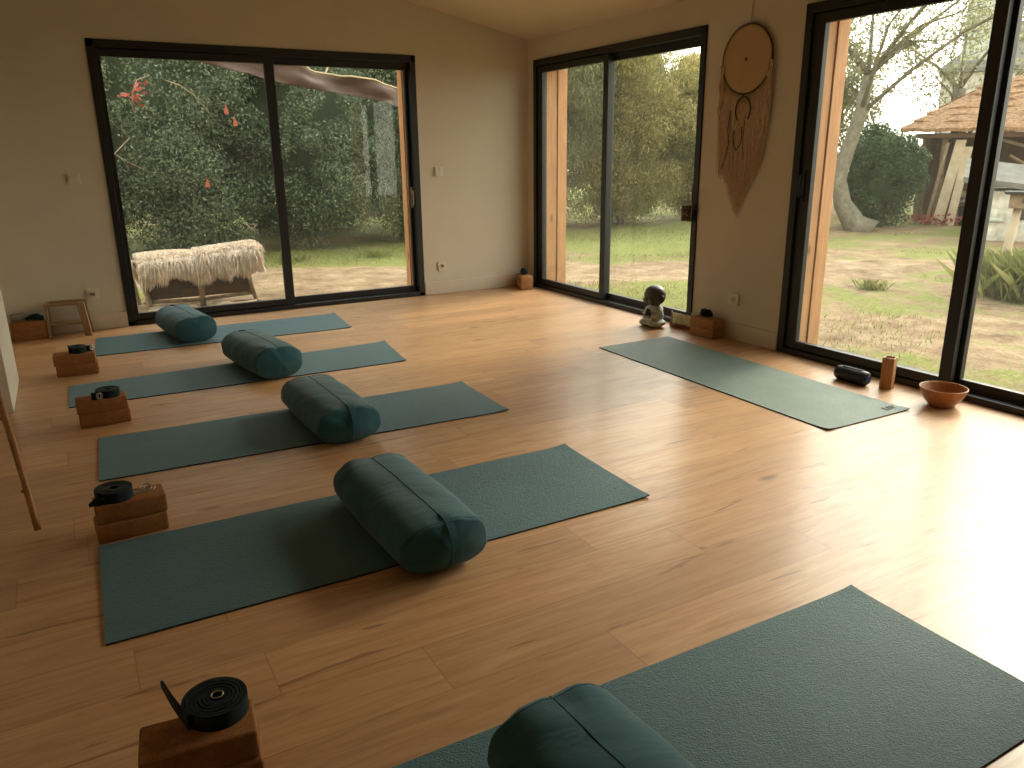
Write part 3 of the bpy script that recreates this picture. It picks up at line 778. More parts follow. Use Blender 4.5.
# bowl
bw = empty('wooden_bowl', (-.175, -4.345, 0), 0, 'round reddish wooden bowl in front of the sliding door post', 'bowl'); bw.scale = (.94, .94, 1.0)
pr = [(.040, 0), (.058, .0), (.062, .004), (.085, .028), (.102, .055), (.112, .080), (.117, .092), (.1165, .096), (.112, .096), (.108, .090), (.098, .060), (.082, .034), (.055, .014), (.02, .009), (.002, .008)]
mb = MB(); mb.lathe(pr, 48); o = mb.build('body', M['bowl_wood'], bw, True)

# seated child statue
st = empty('seated_statue', (-.192, -2.135, 0), 0, 'small seated child monk statue with dark head and pale robe', 'statue'); st.scale = (1.15, 1.2, 1.07)
def blob(parts, name, mat, parent, vox=.004):
    """parts: ellipsoids (centre, radii, rotation z) merged through a voxel remesh"""
    bm = bmesh.new()
    for c, r, rot in parts:
        mt = Matrix.Translation(c) @ Matrix.Rotation(rot[2], 4, 'Z') @ Matrix.Rotation(rot[1], 4, 'Y') @ Matrix.Rotation(rot[0], 4, 'X') @ Matrix.Diagonal((*r, 1))
        bmesh.ops.create_uvsphere(bm, u_segments=24, v_segments=16, radius=1, matrix=mt)
    me = bpy.data.meshes.new(name); bm.to_mesh(me); bm.free(); me.materials.append(mat)
    o = bpy.data.objects.new(name, me); C.objects.link(o); o.parent = parent
    md = o.modifiers.new('r', 'REMESH'); md.mode = 'VOXEL'; md.voxel_size = vox; md.use_smooth_shade = True
    sm = o.modifiers.new('s', 'SMOOTH'); sm.factor = .6; sm.iterations = 3
    dg = bpy.context.evaluated_depsgraph_get(); me2 = bpy.data.meshes.new_from_object(o.evaluated_get(dg)); o.modifiers.clear(); o.data = me2
    if not me2.materials: me2.materials.append(mat)
    return o
O = (0, 0, 0)
# faces -x (into the room)
blob([((0, 0, .030), (.062, .088, .030), O), ((-.030, .045, .026), (.048, .040, .024), (0, 0, .4)), ((-.030, -.045, .026), (.048, .040, .024), (0, 0, -.4)),
      ((.008, 0, .080), (.047, .060, .062), O), ((.006, 0, .120), (.042, .060, .034), O),
      ((-.012, .058, .092), (.022, .018, .042), (0, .3, 0)), ((-.012, -.058, .092), (.022, .018, .042), (0, .3, 0)),
      ((-.038, .036, .080), (.026, .016, .016), (0, .5, -.7)), ((-.038, -.036, .080), (.026, .016, .016), (0, .5, .7)),
      ((-.050, 0, .058), (.022, .050, .014), O)], 'robe', M['stone_grey'], st)
blob([((-.054, .008, .104), (.010, .006, .026), (0, .25, 0)), ((-.054, -.008, .104), (.010, .006, .026), (0, .25, 0)), ((-.050, .016, .088), (.012, .008, .010), O), ((-.050, -.016, .088), (.012, .008, .010), O)], 'praying_hands', M['bronze_dark'], st, .003)
blob([((.002, 0, .150), (.022, .022, .022), O), ((0, 0, .214), (.070, .066, .072), O), ((-.014, 0, .190), (.056, .056, .042), O), ((-.070, 0, .198), (.012, .010, .010), O),
      ((-.050, .026, .184), (.020, .020, .018), O), ((-.050, -.026, .184), (.020, .020, .018), O), ((-.060, 0, .170), (.012, .014, .010), O),
      ((.004, .068, .197), (.012, .008, .024), O), ((.004, -.068, .197), (.012, .008, .024), O)], 'head', M['bronze_dark'], st, .0035)
# eyelids and mouth
for y in (.021, -.021): MB().tube([(-.0700 + .004 * abs(t), y * 1.1 + t * .013, .208 - .003 * (1 - t * t)) for t in (-1, -.5, 0, .5, 1)], .0013, 6).build('eyelid', M['gasket'], st)
MB().tube([(-.0720 + .003 * abs(t), t * .010, .177 + .002 * t * t) for t in (-1, -.5, 0, .5, 1)], .0013, 6).build('mouth', M['gasket'], st)

# little framed card by the window
fc = empty('picture_frame', (-.075, -2.300, 0), PI / 2 + .10, 'small red wooden stand holding a greenish card beside the statue', 'picture frame')
MB().box((-.10, -.016, 0), (.10, .016, .028), .003).build('base', M['red_wood'], fc)
MB().box((.088, -.007, .028), (.100, .007, .112), .002).build('upright', M['red_wood'], fc)
MB().box((-.085, -.002, .026), (.088, .002, .104)).build('card', M['card'], fc)

# woven band hanging on the door handle
hg = empty('woven_charm', (-.036, -2.262, .0), 0, 'brown woven band hung on the black door handle', 'hanging')
mb = MB()
mb.tube([(0, .0, .955), (-.012, .004, .92), (-.016, .0, .875)], .003, 6); mb.tube([(0, 0, .955), (.004, -.004, .92), (.0, .0, .875)], .003, 6); mb.build('cord', M['thread'], hg)
bnd = MB()
for k in range(7):
    z = .772 + k * .0155
    bnd.tube([(-.012 + .010 * math.cos(a), .042 * math.sin(a), z + .003 * math.sin(a * 2 + k)) for a in np.linspace(0, 2 * PI, 17)], .0085, 6, cap=False)
bnd.build('band', M['wicker'], hg, True)
MB().tube([(-.024, -.03, .80), (-.026, 0, .825), (-.024, .03, .80)], .004, 6).build('pale_thread', M['thread'], hg)

# ------------------------------------------------------------------ macrame dream catcher
dc = empty('dream_catcher', (0, -2.712, 1.780), 0, 'large round macrame dream catcher with long beige fringe on the right wall', 'dream catcher')
RY, RZ_ = .205, .202
ringp = [(-.022, RY * math.cos(a), RZ_ * math.sin(a)) for a in np.linspace(0, 2 * PI, 65)]
MB().tube(ringp, .006, 8, cap=False).build('hoop', M['ring_dark'], dc, True)
v = [(-.022, 0, 0)]; f = []
for q in range(1, 9):
    for k in range(48):
        a = 2 * PI * k / 48; v.append((-.022 - .004 * (1 - q / 8), RY * q / 8 * math.cos(a), RZ_ * q / 8 * math.sin(a)))
for k in range(48): f.append((0, 1 + k, 1 + (k + 1) % 48))
for q in range(7):
    for k in range(48): f.append((1 + q * 48 + k, 1 + (q + 1) * 48 + k, 1 + (q + 1) * 48 + (k + 1) % 48, 1 + q * 48 + (k + 1) % 48))
o = obj('woven_disc', v, f, M['woven'], dc, True); sd = o.modifiers.new('t', 'SOLIDIFY'); sd.thickness = .006; sd.offset = 0
MB().lathe([(.003, 0), (.010, 0), (.008, .006), (.002, .008)], 12, Matrix.Translation((-.030, 0, 0)) @ Matrix.Rotation(-PI / 2, 4, 'Y')).build('centre_bead', M['red_wood'], dc)
MB().tube([(-.012, 0, RZ_), (-.008, -.002, RZ_ + .07), (-.006, .002, RZ_ + .138)], .0035, 6).build('hanging_cord', M['thread'], dc)
MB().tube([(0, .002, RZ_ + .135), (-.016, .002, RZ_ + .140)], .004, 8).build('nail', M['steel'], dc)
fr = MB(); rr = random.Random(5)
NS = 120
for i in range(NS):
    t = -1 + 2 * i / (NS - 1)
    yy = -t * (RY + .012)           # +t = towards the camera (-y)
    at_ = abs(t)
    ztop = -RZ_ * math.sqrt(max(0, 1 - min(1, at_) ** 2)) * (.98) + (0.0)
    # bottom outline: left shoulder, tip slightly left of the centre, right shoulder
    tip = .10
    if t < -.72: zb = -.70
    elif t < .02: zb = -.70 - .26 * ((t + .72) / .74)
    else: zb = -.96 + .36 * ((t - .02) / .98) ** .9
    zb += rr.uniform(-.035, .035)
    if at_ > .93: ztop = -.06 - rr.random() * .05
    spread = 1 + .04 * rr.uniform(-1, 1)
    y1 = yy * .88 * spread - (-.012)
    pts = [Vector((-.020, yy, ztop)), Vector((-.022, yy * .99 * spread, ztop * .6 + zb * .4 + rr.uniform(-.02, .02))), Vector((-.020 + rr.uniform(-.006, .004), (yy * .93 + .004) * spread, ztop * .3 + zb * .7)), Vector((-.016, y1, zb))]
    cv = []
    for s_ in range(3):
        for q in (0, .34, .67): cv.append(pts[s_].lerp(pts[s_ + 1], q) + Vector((rr.uniform(-.003, .001), rr.uniform(-.0018, .0018), 0)))
    cv.append(pts[3]); fr.tube(cv, [.0026] * 7 + [.0024, .0018, .0010], 5)
fr.build('fringe', M['thread'], dc, True)
# thicker knotted cords down the sides
for sgn in (-1, 1):
    kc = MB()
    for q in range(3):
        kc.tube([(-.030, sgn * (RY + .006 - .012 * q) - .006 * math.sin(i * .9 + q), -.02 - i * .022) for i in range(16 - q * 2)], [.0055 + .002 * math.sin(i * 1.7 + q) for i in range(16 - q * 2)], 6)
    kc.build('knotted_cord', M['thread'], dc, True)
def oval(c, ry, rz, t0, t1, tr, name):
    MB().tube([(-.040, c[0] + ry * math.cos(a), c[1] + rz * math.sin(a)) for a in np.linspace(t0, t1, 40)], tr, 6, cap=False).build(name, M['ring_dark'], dc, True)
oval((-.012, -.298), .062, .078, -.28 * PI, PI * 1.25, .0045, 'small_hoop')
MB().tube([(-.032, .010, -RZ_), (-.032, -.008, -.222)], .003, 6).build('link', M['ring_dark'], dc)
hp = [(-.040, .050, -.42), (-.033, .066, -.46), (-.033, .056, -.51), (-.033, .028, -.545), (-.033, -.004, -.50), (-.033, -.012, -.46), (-.033, -.004, -.40)]
MB().tube(hp, .0032, 6).build('leaf_outline', M['ring_dark'], dc, True)
MB().tube([(-.033, .10, -.30), (-.033, .115, -.42), (-.033, .10, -.50), (-.033, .13, -.60), (-.033, .155, -.66)], .0025, 6).build('dark_cord', M['ring_dark'], dc, True)
MB().tube([(-.033, -.03, -.36), (-.033, -.02, -.48), (-.033, -.035, -.60)], .002, 6).build('dark_cord', M['ring_dark'], dc, True)

# ------------------------------------------------------------------ outdoors
GZ = -.12
struct(obj('ground', [(-30, -20, GZ), (40, -20, GZ), (40, 40, GZ), (-30, 40, GZ)], [(0, 1, 2, 3)], M['ground']))

nrs = np.random.RandomState(11)
def leaf_mesh(name, P, N, size, aspect, mat, droop=0.0, core=None, tri=False):
    """P (n,3) leaf centres, N (n,3) outward directions; one small quad per leaf"""
    n = len(P)
    rnd = nrs.normal(size=(n, 3)); N2 = N * .8 + rnd * .75; N2 /= np.linalg.norm(N2, axis=1)[:, None] + 1e-9
    t = nrs.normal(size=(n, 3)); t[:, 2] -= droop * 3; t = t - (t * N2).sum(1)[:, None] * N2; t /= np.linalg.norm(t, axis=1)[:, None] + 1e-9
    b = np.cross(N2, t); L = size * nrs.uniform(.6, 1.4, n)[:, None]; W = L * aspect
    V = np.empty((n, 4, 3)); V[:, 0] = P - t * L * .5; V[:, 1] = P + b * W * .5; V[:, 2] = P + t * L * .5; V[:, 3] = P - b * W * .5
    V = V.reshape(-1, 3); nf = n; nv = len(V)
    loops = np.arange(nv); ls = np.arange(0, nv, 4); lt = np.full(nf, 4)
    rv = nrs.uniform(0, 1, nf)
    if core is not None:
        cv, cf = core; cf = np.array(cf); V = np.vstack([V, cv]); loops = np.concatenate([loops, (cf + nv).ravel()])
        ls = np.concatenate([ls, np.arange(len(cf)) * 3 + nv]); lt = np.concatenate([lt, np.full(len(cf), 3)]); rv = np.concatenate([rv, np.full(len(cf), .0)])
    me = bpy.data.meshes.new(name); me.vertices.add(len(V)); me.vertices.foreach_set('co', V.ravel())
    me.loops.add(len(loops)); me.loops.foreach_set('vertex_index', loops.astype(np.int32)); me.polygons.add(len(lt))
    me.polygons.foreach_set('loop_start', ls.astype(np.int32)); me.polygons.foreach_set('loop_total', lt.astype(np.int32)); me.update(calc_edges=True)
    at = me.attributes.new('rnd', 'FLOAT', 'FACE'); at.data.foreach_set('value', rv.astype(np.float32))
    me.materials.append(mat); return me
def mesh_obj(name, me, parent=None):
    o = bpy.data.objects.new(name, me); C.objects.link(o)
    if parent is not None: o.parent = parent
    return o
def clumps(cx, cy, cz, rx, ry, rz, nb, rb, nl, flat=.8):
    """leaf centres on many small clumps spread over an ellipsoid"""
    Ps = []; Ns = []
    for i in range(nb):
        d = nrs.normal(size=3); d /= np.linalg.norm(d); q = nrs.uniform(.55, 1.0) ** .5
        c = np.array([cx + d[0] * rx * q, cy + d[1] * ry * q, cz + d[2] * rz * q]); r = rb * nrs.uniform(.6, 1.35)
        e = nrs.normal(size=(nl, 3)); e /= np.linalg.norm(e, axis=1)[:, None]
        rr_ = r * nrs.uniform(.55, 1.08, nl)[:, None]
        P = c + e * rr_ * np.array([1, 1, flat]); k = P[:, 2] > GZ + .02
        Ps.append(P[k]); Ns.append((e * .7 + d * .3)[k])
    return np.vstack(Ps), np.vstack(Ns)
def core_blob(cx, cy, cz, rx, ry, rz):  # solid core added inside the leaves to block light, in the darkest leaf tone
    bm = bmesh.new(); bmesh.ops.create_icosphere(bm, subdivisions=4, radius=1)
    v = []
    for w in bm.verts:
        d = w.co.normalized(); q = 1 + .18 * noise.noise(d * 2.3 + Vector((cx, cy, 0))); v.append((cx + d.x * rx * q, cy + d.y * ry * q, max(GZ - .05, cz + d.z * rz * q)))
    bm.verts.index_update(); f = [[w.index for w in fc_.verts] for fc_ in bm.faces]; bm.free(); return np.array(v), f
def shrub(name, x, y, w, dp, h, mat, label, cat, group, nb=110, nl=330, ls=.06, asp=.42, rb=.34, droop=0, copy_of=None, rz=0, sc=(1, 1, 1), stem=True):
    root = empty(name, (x, y, 0), rz, label, cat, group)
    cz = GZ + h * .5
    if copy_of is None:
        P, N = clumps(0, 0, cz, w / 2, dp / 2, h / 2, nb, rb, nl)
        me = leaf_mesh('foliage', P, N, ls, asp, mat, droop, core_blob(0, 0, cz, w * .33, dp * .28, h * .38))
    else: me = copy_of
    mesh_obj('foliage', me, root)
    if stem:
        mb = MB()
        for k in range(4):
            a = k * 1.7; mb.tube([(.05 * math.cos(a), .05 * math.sin(a), GZ - .04), (.12 * math.cos(a), .12 * math.sin(a), GZ + h * .2), (.35 * math.cos(a), .3 * math.sin(a), GZ + h * .5)], [.035, .03, .018], 7)
        mb.build('stem', M['bark'], root, True)
    root.scale = sc
    return root, me
# long hedge line seen through window_1 and window_2
hd_, d1 = shrub('hedge_shrub', -4.6, 5.6, 3.2, 2.4, 4.4, M['leaf_dark'], 'dark feathery shrub furthest left behind the sheepskin bench', 'shrub', 'hedge behind the house', ls=.075, asp=.16, nb=190, nl=600)
_, d2 = shrub('hedge_shrub', -2.5, 5.5, 3.0, 2.4, 4.5, M['leaf_mid'], 'tall grey green shrub behind the right end of the sheepskin bench', 'shrub', 'hedge behind the house', ls=.045, asp=.42, nb=200, nl=650, rb=.36)
_, d3 = shrub('hedge_shrub', -.5, 5.55, 3.0, 2.4, 4.0, M['leaf_mid'], 'bushy grey green shrub under the brown awning cloth', 'shrub', 'hedge behind the house', ls=.042, asp=.45, nb=220, nl=650, rb=.30)
shrub('hedge_shrub', -6.9, 5.7, 3.2, 2.4, 4.4, M['leaf_dark'], 'dark shrub at the left edge of the back window, furthest along the hedge', 'shrub', 'hedge behind the house', copy_of=d1, rz=.0, sc=(-1, 1, 1.0))
shrub('hedge_shrub', 1.5, 5.7, 3.0, 2.4, 4.4, M['leaf_dark'], 'dark shrub beyond the timber reveal of the back window', 'shrub', 'hedge behind the house', copy_of=d2, sc=(-1, 1, 1))
_, d4 = shrub('willow_shrub', 3.5, 6.0, 2.9, 2.4, 4.4, M['leaf_pale'], 'feathery pale willow like shrub in the narrow left pane of the corner window', 'shrub', 'shrubs beyond the corner window', ls=.08, asp=.14, droop=.8, nb=190, nl=500)
_, d5 = shrub('willow_shrub', 5.6, 5.9, 2.9, 2.6, 3.9, M['leaf_yellow'], 'yellow green drooping shrub in the right pane of the corner window, left half', 'shrub', 'shrubs beyond the corner window', ls=.065, asp=.24, droop=.6, nb=190, nl=600)
shrub('willow_shrub', 7.9, 5.9, 2.9, 2.6, 3.9, M['leaf_yellow'], 'yellow green shrub at the right jamb of the corner window', 'shrub', 'shrubs beyond the corner window', copy_of=d5, rz=2.2, sc=(1, 1, .84))
# back row closing the hedge
_, d6 = shrub('background_tree', 0, 8.6, 5.0, 3.0, 6.2, M['leaf_dark'], 'tall dark tree behind the hedge, above the brown awning cloth', 'tree', 'trees behind the hedge', nb=170, nl=330, ls=.10, asp=.4, rb=.5)
shrub('background_tree', -5.0, 8.8, 5, 3, 6.2, M['leaf_dark'], 'tall dark tree behind the hedge at the left of the back window', 'tree', 'trees behind the hedge', copy_of=d6, rz=1, sc=(1.1, 1, 1))
shrub('background_tree', 4.6, 9.2, 5, 3, 6.2, M['leaf_dark'], 'tall tree behind the pale willow shrub at the corner window', 'tree', 'trees behind the hedge', copy_of=d6, rz=2, sc=(1, 1, .80))
# bushes seen through window_3
_, d7 = shrub('round_bush', 8.95, 2.75, 1.35, 1.3, 1.72, M['leaf_bush'], 'dense dark green round bush between the tree trunk and the shed', 'bush', None, nb=100, nl=420, ls=.05, asp=.5, rb=.22)
_, d8 = shrub('willow_shrub', 11.5, 7.0, 4.0, 3.0, 4.6, M['leaf_pale'], 'pale hazy shrub behind the leaning tree trunk', 'shrub', 'hazy shrubs beyond the yard', nb=110, nl=260, ls=.12, asp=.3, rb=.5)
# tree with pale trunk and sparse crown
def sparse_tree(name, x, y, trunk, ends, label, mat, spread, nleaf, ls=.07, group=None):
    root = empty(name, (x, y, 0), 0, label, 'tree', group)
    mb = MB(); mb.tube(trunk[0], trunk[1], 10)
    Ps = []; Ns = []; rr = random.Random(int(x * 10))
    top = Vector(trunk[0][-1]); bm_ = MB()
    for e in ends:
        e = Vector(e); s_ = Vector(trunk[0][rr.choice([-1, -1, -2])]); mid = (s_ + e) / 2 + Vector((rr.uniform(-.3, .3), rr.uniform(-.3, .3), .25))
        bm_.tube([s_, s_.lerp(mid, .5) + Vector((0, 0, .06)), mid, mid.lerp(e, .5), e], [.042, .032, .022, .013, .006], 6)
        for q in range(9):
            t = rr.uniform(.25, 1.0); p = (mid.lerp(e, (t - .5) * 2) if t > .5 else s_.lerp(mid, t * 2))
            e2 = p + Vector((rr.gauss(0, spread), rr.gauss(0, spread), rr.gauss(0, spread * .7)))
            bm_.tube([p, p.lerp(e2, .5) + Vector((0, 0, .05)), e2], [.009, .006, .003], 4)
            for z in range(6):
                c = np.array(p.lerp(e2, rr.uniform(.3, 1.1))); n = nleaf
                PP = c + nrs.normal(size=(n, 3)) * .17; Ps.append(PP); Ns.append(nrs.normal(size=(n, 3)))
    mb.build('trunk', M['bark'], root, True); bm_.build('branches', M['bark'], root, True)
    mesh_obj('leaves', leaf_mesh('leaves', np.vstack(Ps), np.vstack(Ns), ls, .45, mat), root)
    return root
sparse_tree('leaning_tree', 7.9, 2.55, ([(.25, -.25, GZ - .05), (.12, -.10, GZ + .12), (-.05, .05, .35), (-.12, .12, .75), (.0, .1, 1.2), (.1, .0, 1.8), (.2, 0, 2.4)], [.30, .20, .15, .13, .12, .11, .09]),
            [(-1.2, .6, 3.4), (-.2, -1.2, 3.8), (1.2, -1.2, 3.4), (.8, .8, 4.2), (2.0, -.6, 3.0), (1.6, -2.2, 3.6), (-.4, .6, 2.6), (.6, -.6, 2.8), (2.6, -1.6, 4.2), (.4, -2.2, 4.4)],
            'leaning tree with pale trunk and sparse crown in the big right window', M['leaf_pale'], .55, 11, .06)
sparse_tree('background_tree', 12.5, 3.6, ([(0, 0, GZ - .05), (.1, 0, 1.2), (0, .1, 2.4)], [.2, .15, .12]),
            [(-1, 1, 3.4), (-.8, -1, 3.8), (1, -1, 3.2), (.8, .8, 4.0), (0, 0, 4.4), (-1.4, 0, 2.8), (0, -1.6, 3.0)],
            'thin hazy tree in the bright gap left of the shed roof', M['leaf_pale'], .6, 12, .08)
sparse_tree('background_tree', 9.4, -.6, ([(0, 0, GZ - .05), (.1, 0, 1.6), (0, .1, 3.2)], [.16, .13, .10]),
            [(-1, 1, 4.2), (-.8, -1, 4.0), (.6, -1, 4.2), (.8, .8, 4.4), (0, 0, 4.8), (-1.2, 0, 3.8), (0, 1.6, 4.2)],
            'leafy tree whose crown overhangs the shed roof at the upper right', M['leaf_pale'], .5, 30, .07)

# low red flowering plants
Pf = np.vstack([np.array([x, y, GZ + .10]) + nrs.normal(size=(150, 3)) * np.array([.14, .14, .05]) for x, y in ((10.2, 2.2), (10.5, 1.85), (9.95, 2.35))])
Pf[:, 2] = np.maximum(Pf[:, 2], GZ + .02)
o = mesh_obj('red_flowers', leaf_mesh('red_flowers', Pf, nrs.normal(size=Pf.shape), .07, .6, M['pennant'])); tag(o, 'low red flowers between the round bush and the shed', 'flowers', kind='stuff')

# garden shed: gable of thatch on posts, boards leaning inside
sh = empty('garden_shed', (11.2, .9, 0), -.50, 'open garden shed with brown thatched roof behind the yard', 'shed')
sh.location = (10.83, 2.07, 0); sh.rotation_euler = (0, 0, -1.043)
mb = MB(); rr = random.Random(4)
# thatch built of overlapping courses
def course_roof(mb, e0, e1, r0, r1, n, lift=.022, seg=26):
    e0, e1, r0, r1 = map(Vector, (e0, e1, r0, r1))
    for k in range(n):
        t0 = k / n; t1 = min(1, (k + 1.35) / n); rows = []
        for i in range(seg + 1):
            u = i / seg
            a = e0.lerp(e1, u); b = r0.lerp(r1, u)
            p = a.lerp(b, t0) + Vector((0, 0, lift + .02 * math.sin(i * 2.1 + k) + rr.uniform(-.02, .02))); q = a.lerp(b, t1)
            rows.append((p, q))
        v = []; f = []
        for p, q in rows: v += [p, q, p - Vector((0, 0, .06)), q - Vector((0, 0, .06))]
        for i in range(seg):
            o_ = i * 4; f += [(o_, o_ + 4, o_ + 5, o_ + 1), (o_ + 2, o_ + 3, o_ + 7, o_ + 6), (o_, o_ + 2, o_ + 6, o_ + 4)]
        mb.add(v, f)
course_roof(mb, (-1.35, -.45, 1.58), (4.2, -.45, 1.52), (.15, 1.1, 2.52), (4.2, 1.1, 2.56), 8)
course_roof(mb, (-1.35, 2.6, 1.62), (-1.35, -.45, 1.58), (.15, 1.1, 2.52), (.15, 1.1, 2.52), 8)
course_roof(mb, (4.2, 2.6, 1.6), (-1.35, 2.6, 1.62), (4.2, 1.1, 2.56), (.15, 1.1, 2.52), 8, seg=12)
mb.build('thatched_roof', M['roof'], sh)
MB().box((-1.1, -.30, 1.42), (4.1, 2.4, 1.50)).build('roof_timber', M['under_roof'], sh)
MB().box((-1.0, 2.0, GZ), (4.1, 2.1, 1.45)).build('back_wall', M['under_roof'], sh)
MB().box((-1.0, .3, GZ), (-.92, 2.0, 1.45)).build('side_wall', M['old_wood'], sh)
for x in (-.60, 1.1, 2.9): MB().box((x - .05, -.10, GZ - .03), (x + .05, 0, 1.45), .006).build('post', M['old_wood'], sh)
MB().tube([(.45, -.1, 1.1), (1.1, -.1, .72)], .03, 6).build('brace', M['old_wood'], sh)
MB().tube([(.2, -.05, 1.40), (2.6, -.05, .65)], .03, 6).build('brace', M['old_wood'], sh)
shm = Matrix.Translation(sh.location) @ Matrix.Rotation(-1.043, 4, 'Z')
def place(o, x, y, z=0, rz=0):
    p = shm @ Vector((x, y, z)); o.location = p; o.rotation_euler = (0, 0, -1.043 + rz); return o
def leaning_board(x, w, h_, lean, sl, mat, label):
    v = [(0, 0, 0), (w, 0, 0), (w, .03, 0), (0, .03, 0), (sl, lean, h_), (sl + w, lean, h_), (sl + w, lean + .03, h_), (sl, lean + .03, h_)]
    o = MB().add(v, [(0, 3, 2, 1), (4, 5, 6, 7), (0, 1, 5, 4), (1, 2, 6, 5), (2, 3, 7, 6), (3, 0, 4, 7)]).build('wooden_board', mat)
    tag(o, label, 'board', 'boards leaning in the shed'); place(o, x, -.62, GZ)
leaning_board(-.74, .055, 1.45, .26, .17, M['old_wood'], 'narrow brown board leaning at the left end of the shed')
leaning_board(-.62, .17, 1.50, .30, .20, M['pale_board'], 'wide pale board leaning in the shed, beside the narrow brown one')
leaning_board(-.40, .14, 1.38, .30, .12, M['pale_board'], 'shorter pale board leaning in the shed, right of the wide one')
shelf = empty('shed_shelf', label='rough shelf of stones and pots inside the thatched shed', cat='shelf'); place(shelf, -.12, .1)
for z in (.28, .62, .98): MB().box((-.22, -.15, z), (.35, .15, z + .03)).build('shelf_board', M['old_wood'], shelf)
for x in (-.22, .32): MB().box((x, -.15, GZ), (x + .03, .15, 1.0)).build('upright', M['old_wood'], shelf)
rr = random.Random(9)
def stone(loc, r, mat, label, name='stone', cat='stone', group=None):
    bm = bmesh.new(); bmesh.ops.create_icosphere(bm, subdivisions=3, radius=1)
    for w in bm.verts:
        d_ = w.co.normalized(); q = 1 + .22 * noise.noise(d_ * 1.7 + Vector((loc[0] * 9, loc[1] * 5, 1))); w.co = Vector((d_.x * r[0] * q, d_.y * r[1] * q, d_.z * r[2] * q))
    me = bpy.data.meshes.new(name); bm.to_mesh(me); bm.free(); me.materials.append(mat)
    for p_ in me.polygons: p_.use_smooth = True
    o = bpy.data.objects.new(name, me); C.objects.link(o); o.location = loc
    return tag(o, label, cat, group)
for i, (x, z, r, lb) in enumerate(((-.22, .31, .11, 'brown stone on the low shelf of the shed, left'), (.0, .31, .12, 'brown stone on the low shelf of the shed, right'), (-.2, .65, .10, 'reddish stone on the middle shelf of the shed, left'), (.02, .65, .11, 'reddish stone on the middle shelf of the shed, right'))):
    p = shm @ Vector((x, .1, z + r * .72)); stone(p, (r, r, r * .75), (M['old_wood'], M['stone_white'])[i % 2], lb, group='stones on the shed shelf')
bn = empty('black_bucket', label='black bucket on the ground in front of the shed shelf', cat='bucket'); place(bn, -.10, -.42, GZ)
MB().lathe([(.10, 0), (.14, .34), (.15, .35), (.135, .345), (.10, .03), (.01, .02)], 20).build('body', M['black_plastic'], bn, True)
MB().tube([(.145 * math.cos(a), 0, .34 + .10 * math.sin(a)) for a in np.linspace(0, PI, 13)], .006, 6).build('handle', M['steel'], bn)

# low rendered stone oven / wall right of the door post
ov = empty('stone_oven', (8.24, .56, 0), -1.043, 'low whitewashed stone structure with a sloping grey top in the yard', 'stone structure')
mb = MB(); mb.box((.0, 0, GZ - .05), (2.4, 1.2, .62), .04); mb.box((.0, -.05, GZ - .05), (.35, .05, .35), .05); mb.build('wall', M['stone_white'], ov, True)
v = [(-.18, -.14, .74), (2.6, -.14, .40), (2.6, 1.3, .62), (-.18, 1.3, 1.0), (-.18, -.14, .82), (2.6, -.14, .48), (2.6, 1.3, .70), (-.18, 1.3, 1.08)]
MB().add(v, [(0, 3, 2, 1), (4, 5, 6, 7), (0, 1, 5, 4), (1, 2, 6, 5), (2, 3, 7, 6), (3, 0, 4, 7)]).build('sloping_top', M['zinc'], ov)
MB().box((.55, -.03, .20), (.85, .02, .45), .01).build('opening', M['dark_hole'], ov)
MB().box((.02, -.10, .17), (.42, .0, .22), .01).build('ledge', M['stone_grey'], ov)

# bird house on a leaning post
bh = empty('bird_house', (4.085, -2.235, GZ), -1.043, 'dark bird house on a leaning pale post beside the grass clump', 'bird house')
MB().tube([(-.01, 0, -.03), (.06, 0, .82)], [.045, .035], 8).build('post', M['pale_board'], bh, True)
MB().box((-.02, -.10, .80), (.22, .10, .93), .004).build('box', M['old_wood'], bh)
v = [(-.08, -.15, .91), (.28, -.15, .98), (.28, .15, .98), (-.08, .15, .91), (-.08, -.15, .94), (.10, -.15, 1.05), (.10, .15, 1.05), (-.08, .15, .94)]
MB().box((-.07, -.14, .93), (.27, .14, .955), .004).build('roof', M['gasket'], bh)
MB().tube([(.10, -.102, .87), (.10, -.100, .87)], .025, 12).build('entrance', M['dark_hole'], bh)

# neighbouring house
hs = empty('house', (17.0, 5.9, 0), -1.043, 'grey stone house rising behind the thatched shed', 'house')
MB().box((-.95, 0, GZ), (5.5, 3.5, 3.1)).build('wall', M['stone_white'], hs)
MB().box((-1.05, -.12, 3.1), (5.6, 3.6, 3.2)).build('cornice', M['zinc'], hs)
v = [(-1.05, -.1, 3.2), (5.6, -.1, 3.2), (5.6, 3.6, 3.2), (-1.05, 3.6, 3.2), (.2, 1.7, 4.4), (4.4, 1.7, 4.4)]
MB().add(v, [(0, 3, 2, 1), (0, 1, 5, 4), (2, 3, 4, 5), (1, 2, 5), (3, 0, 4)]).build('roof', M['zinc'], hs)
MB().box((-.6, .2, 3.2), (.0, .8, 4.9), .02).build('chimney', M['stone_grey'], hs)
MB().box((-.4, -.08, 2.4), (1.8, .0, 2.5), .02).build('ledge', M['zinc'], hs)

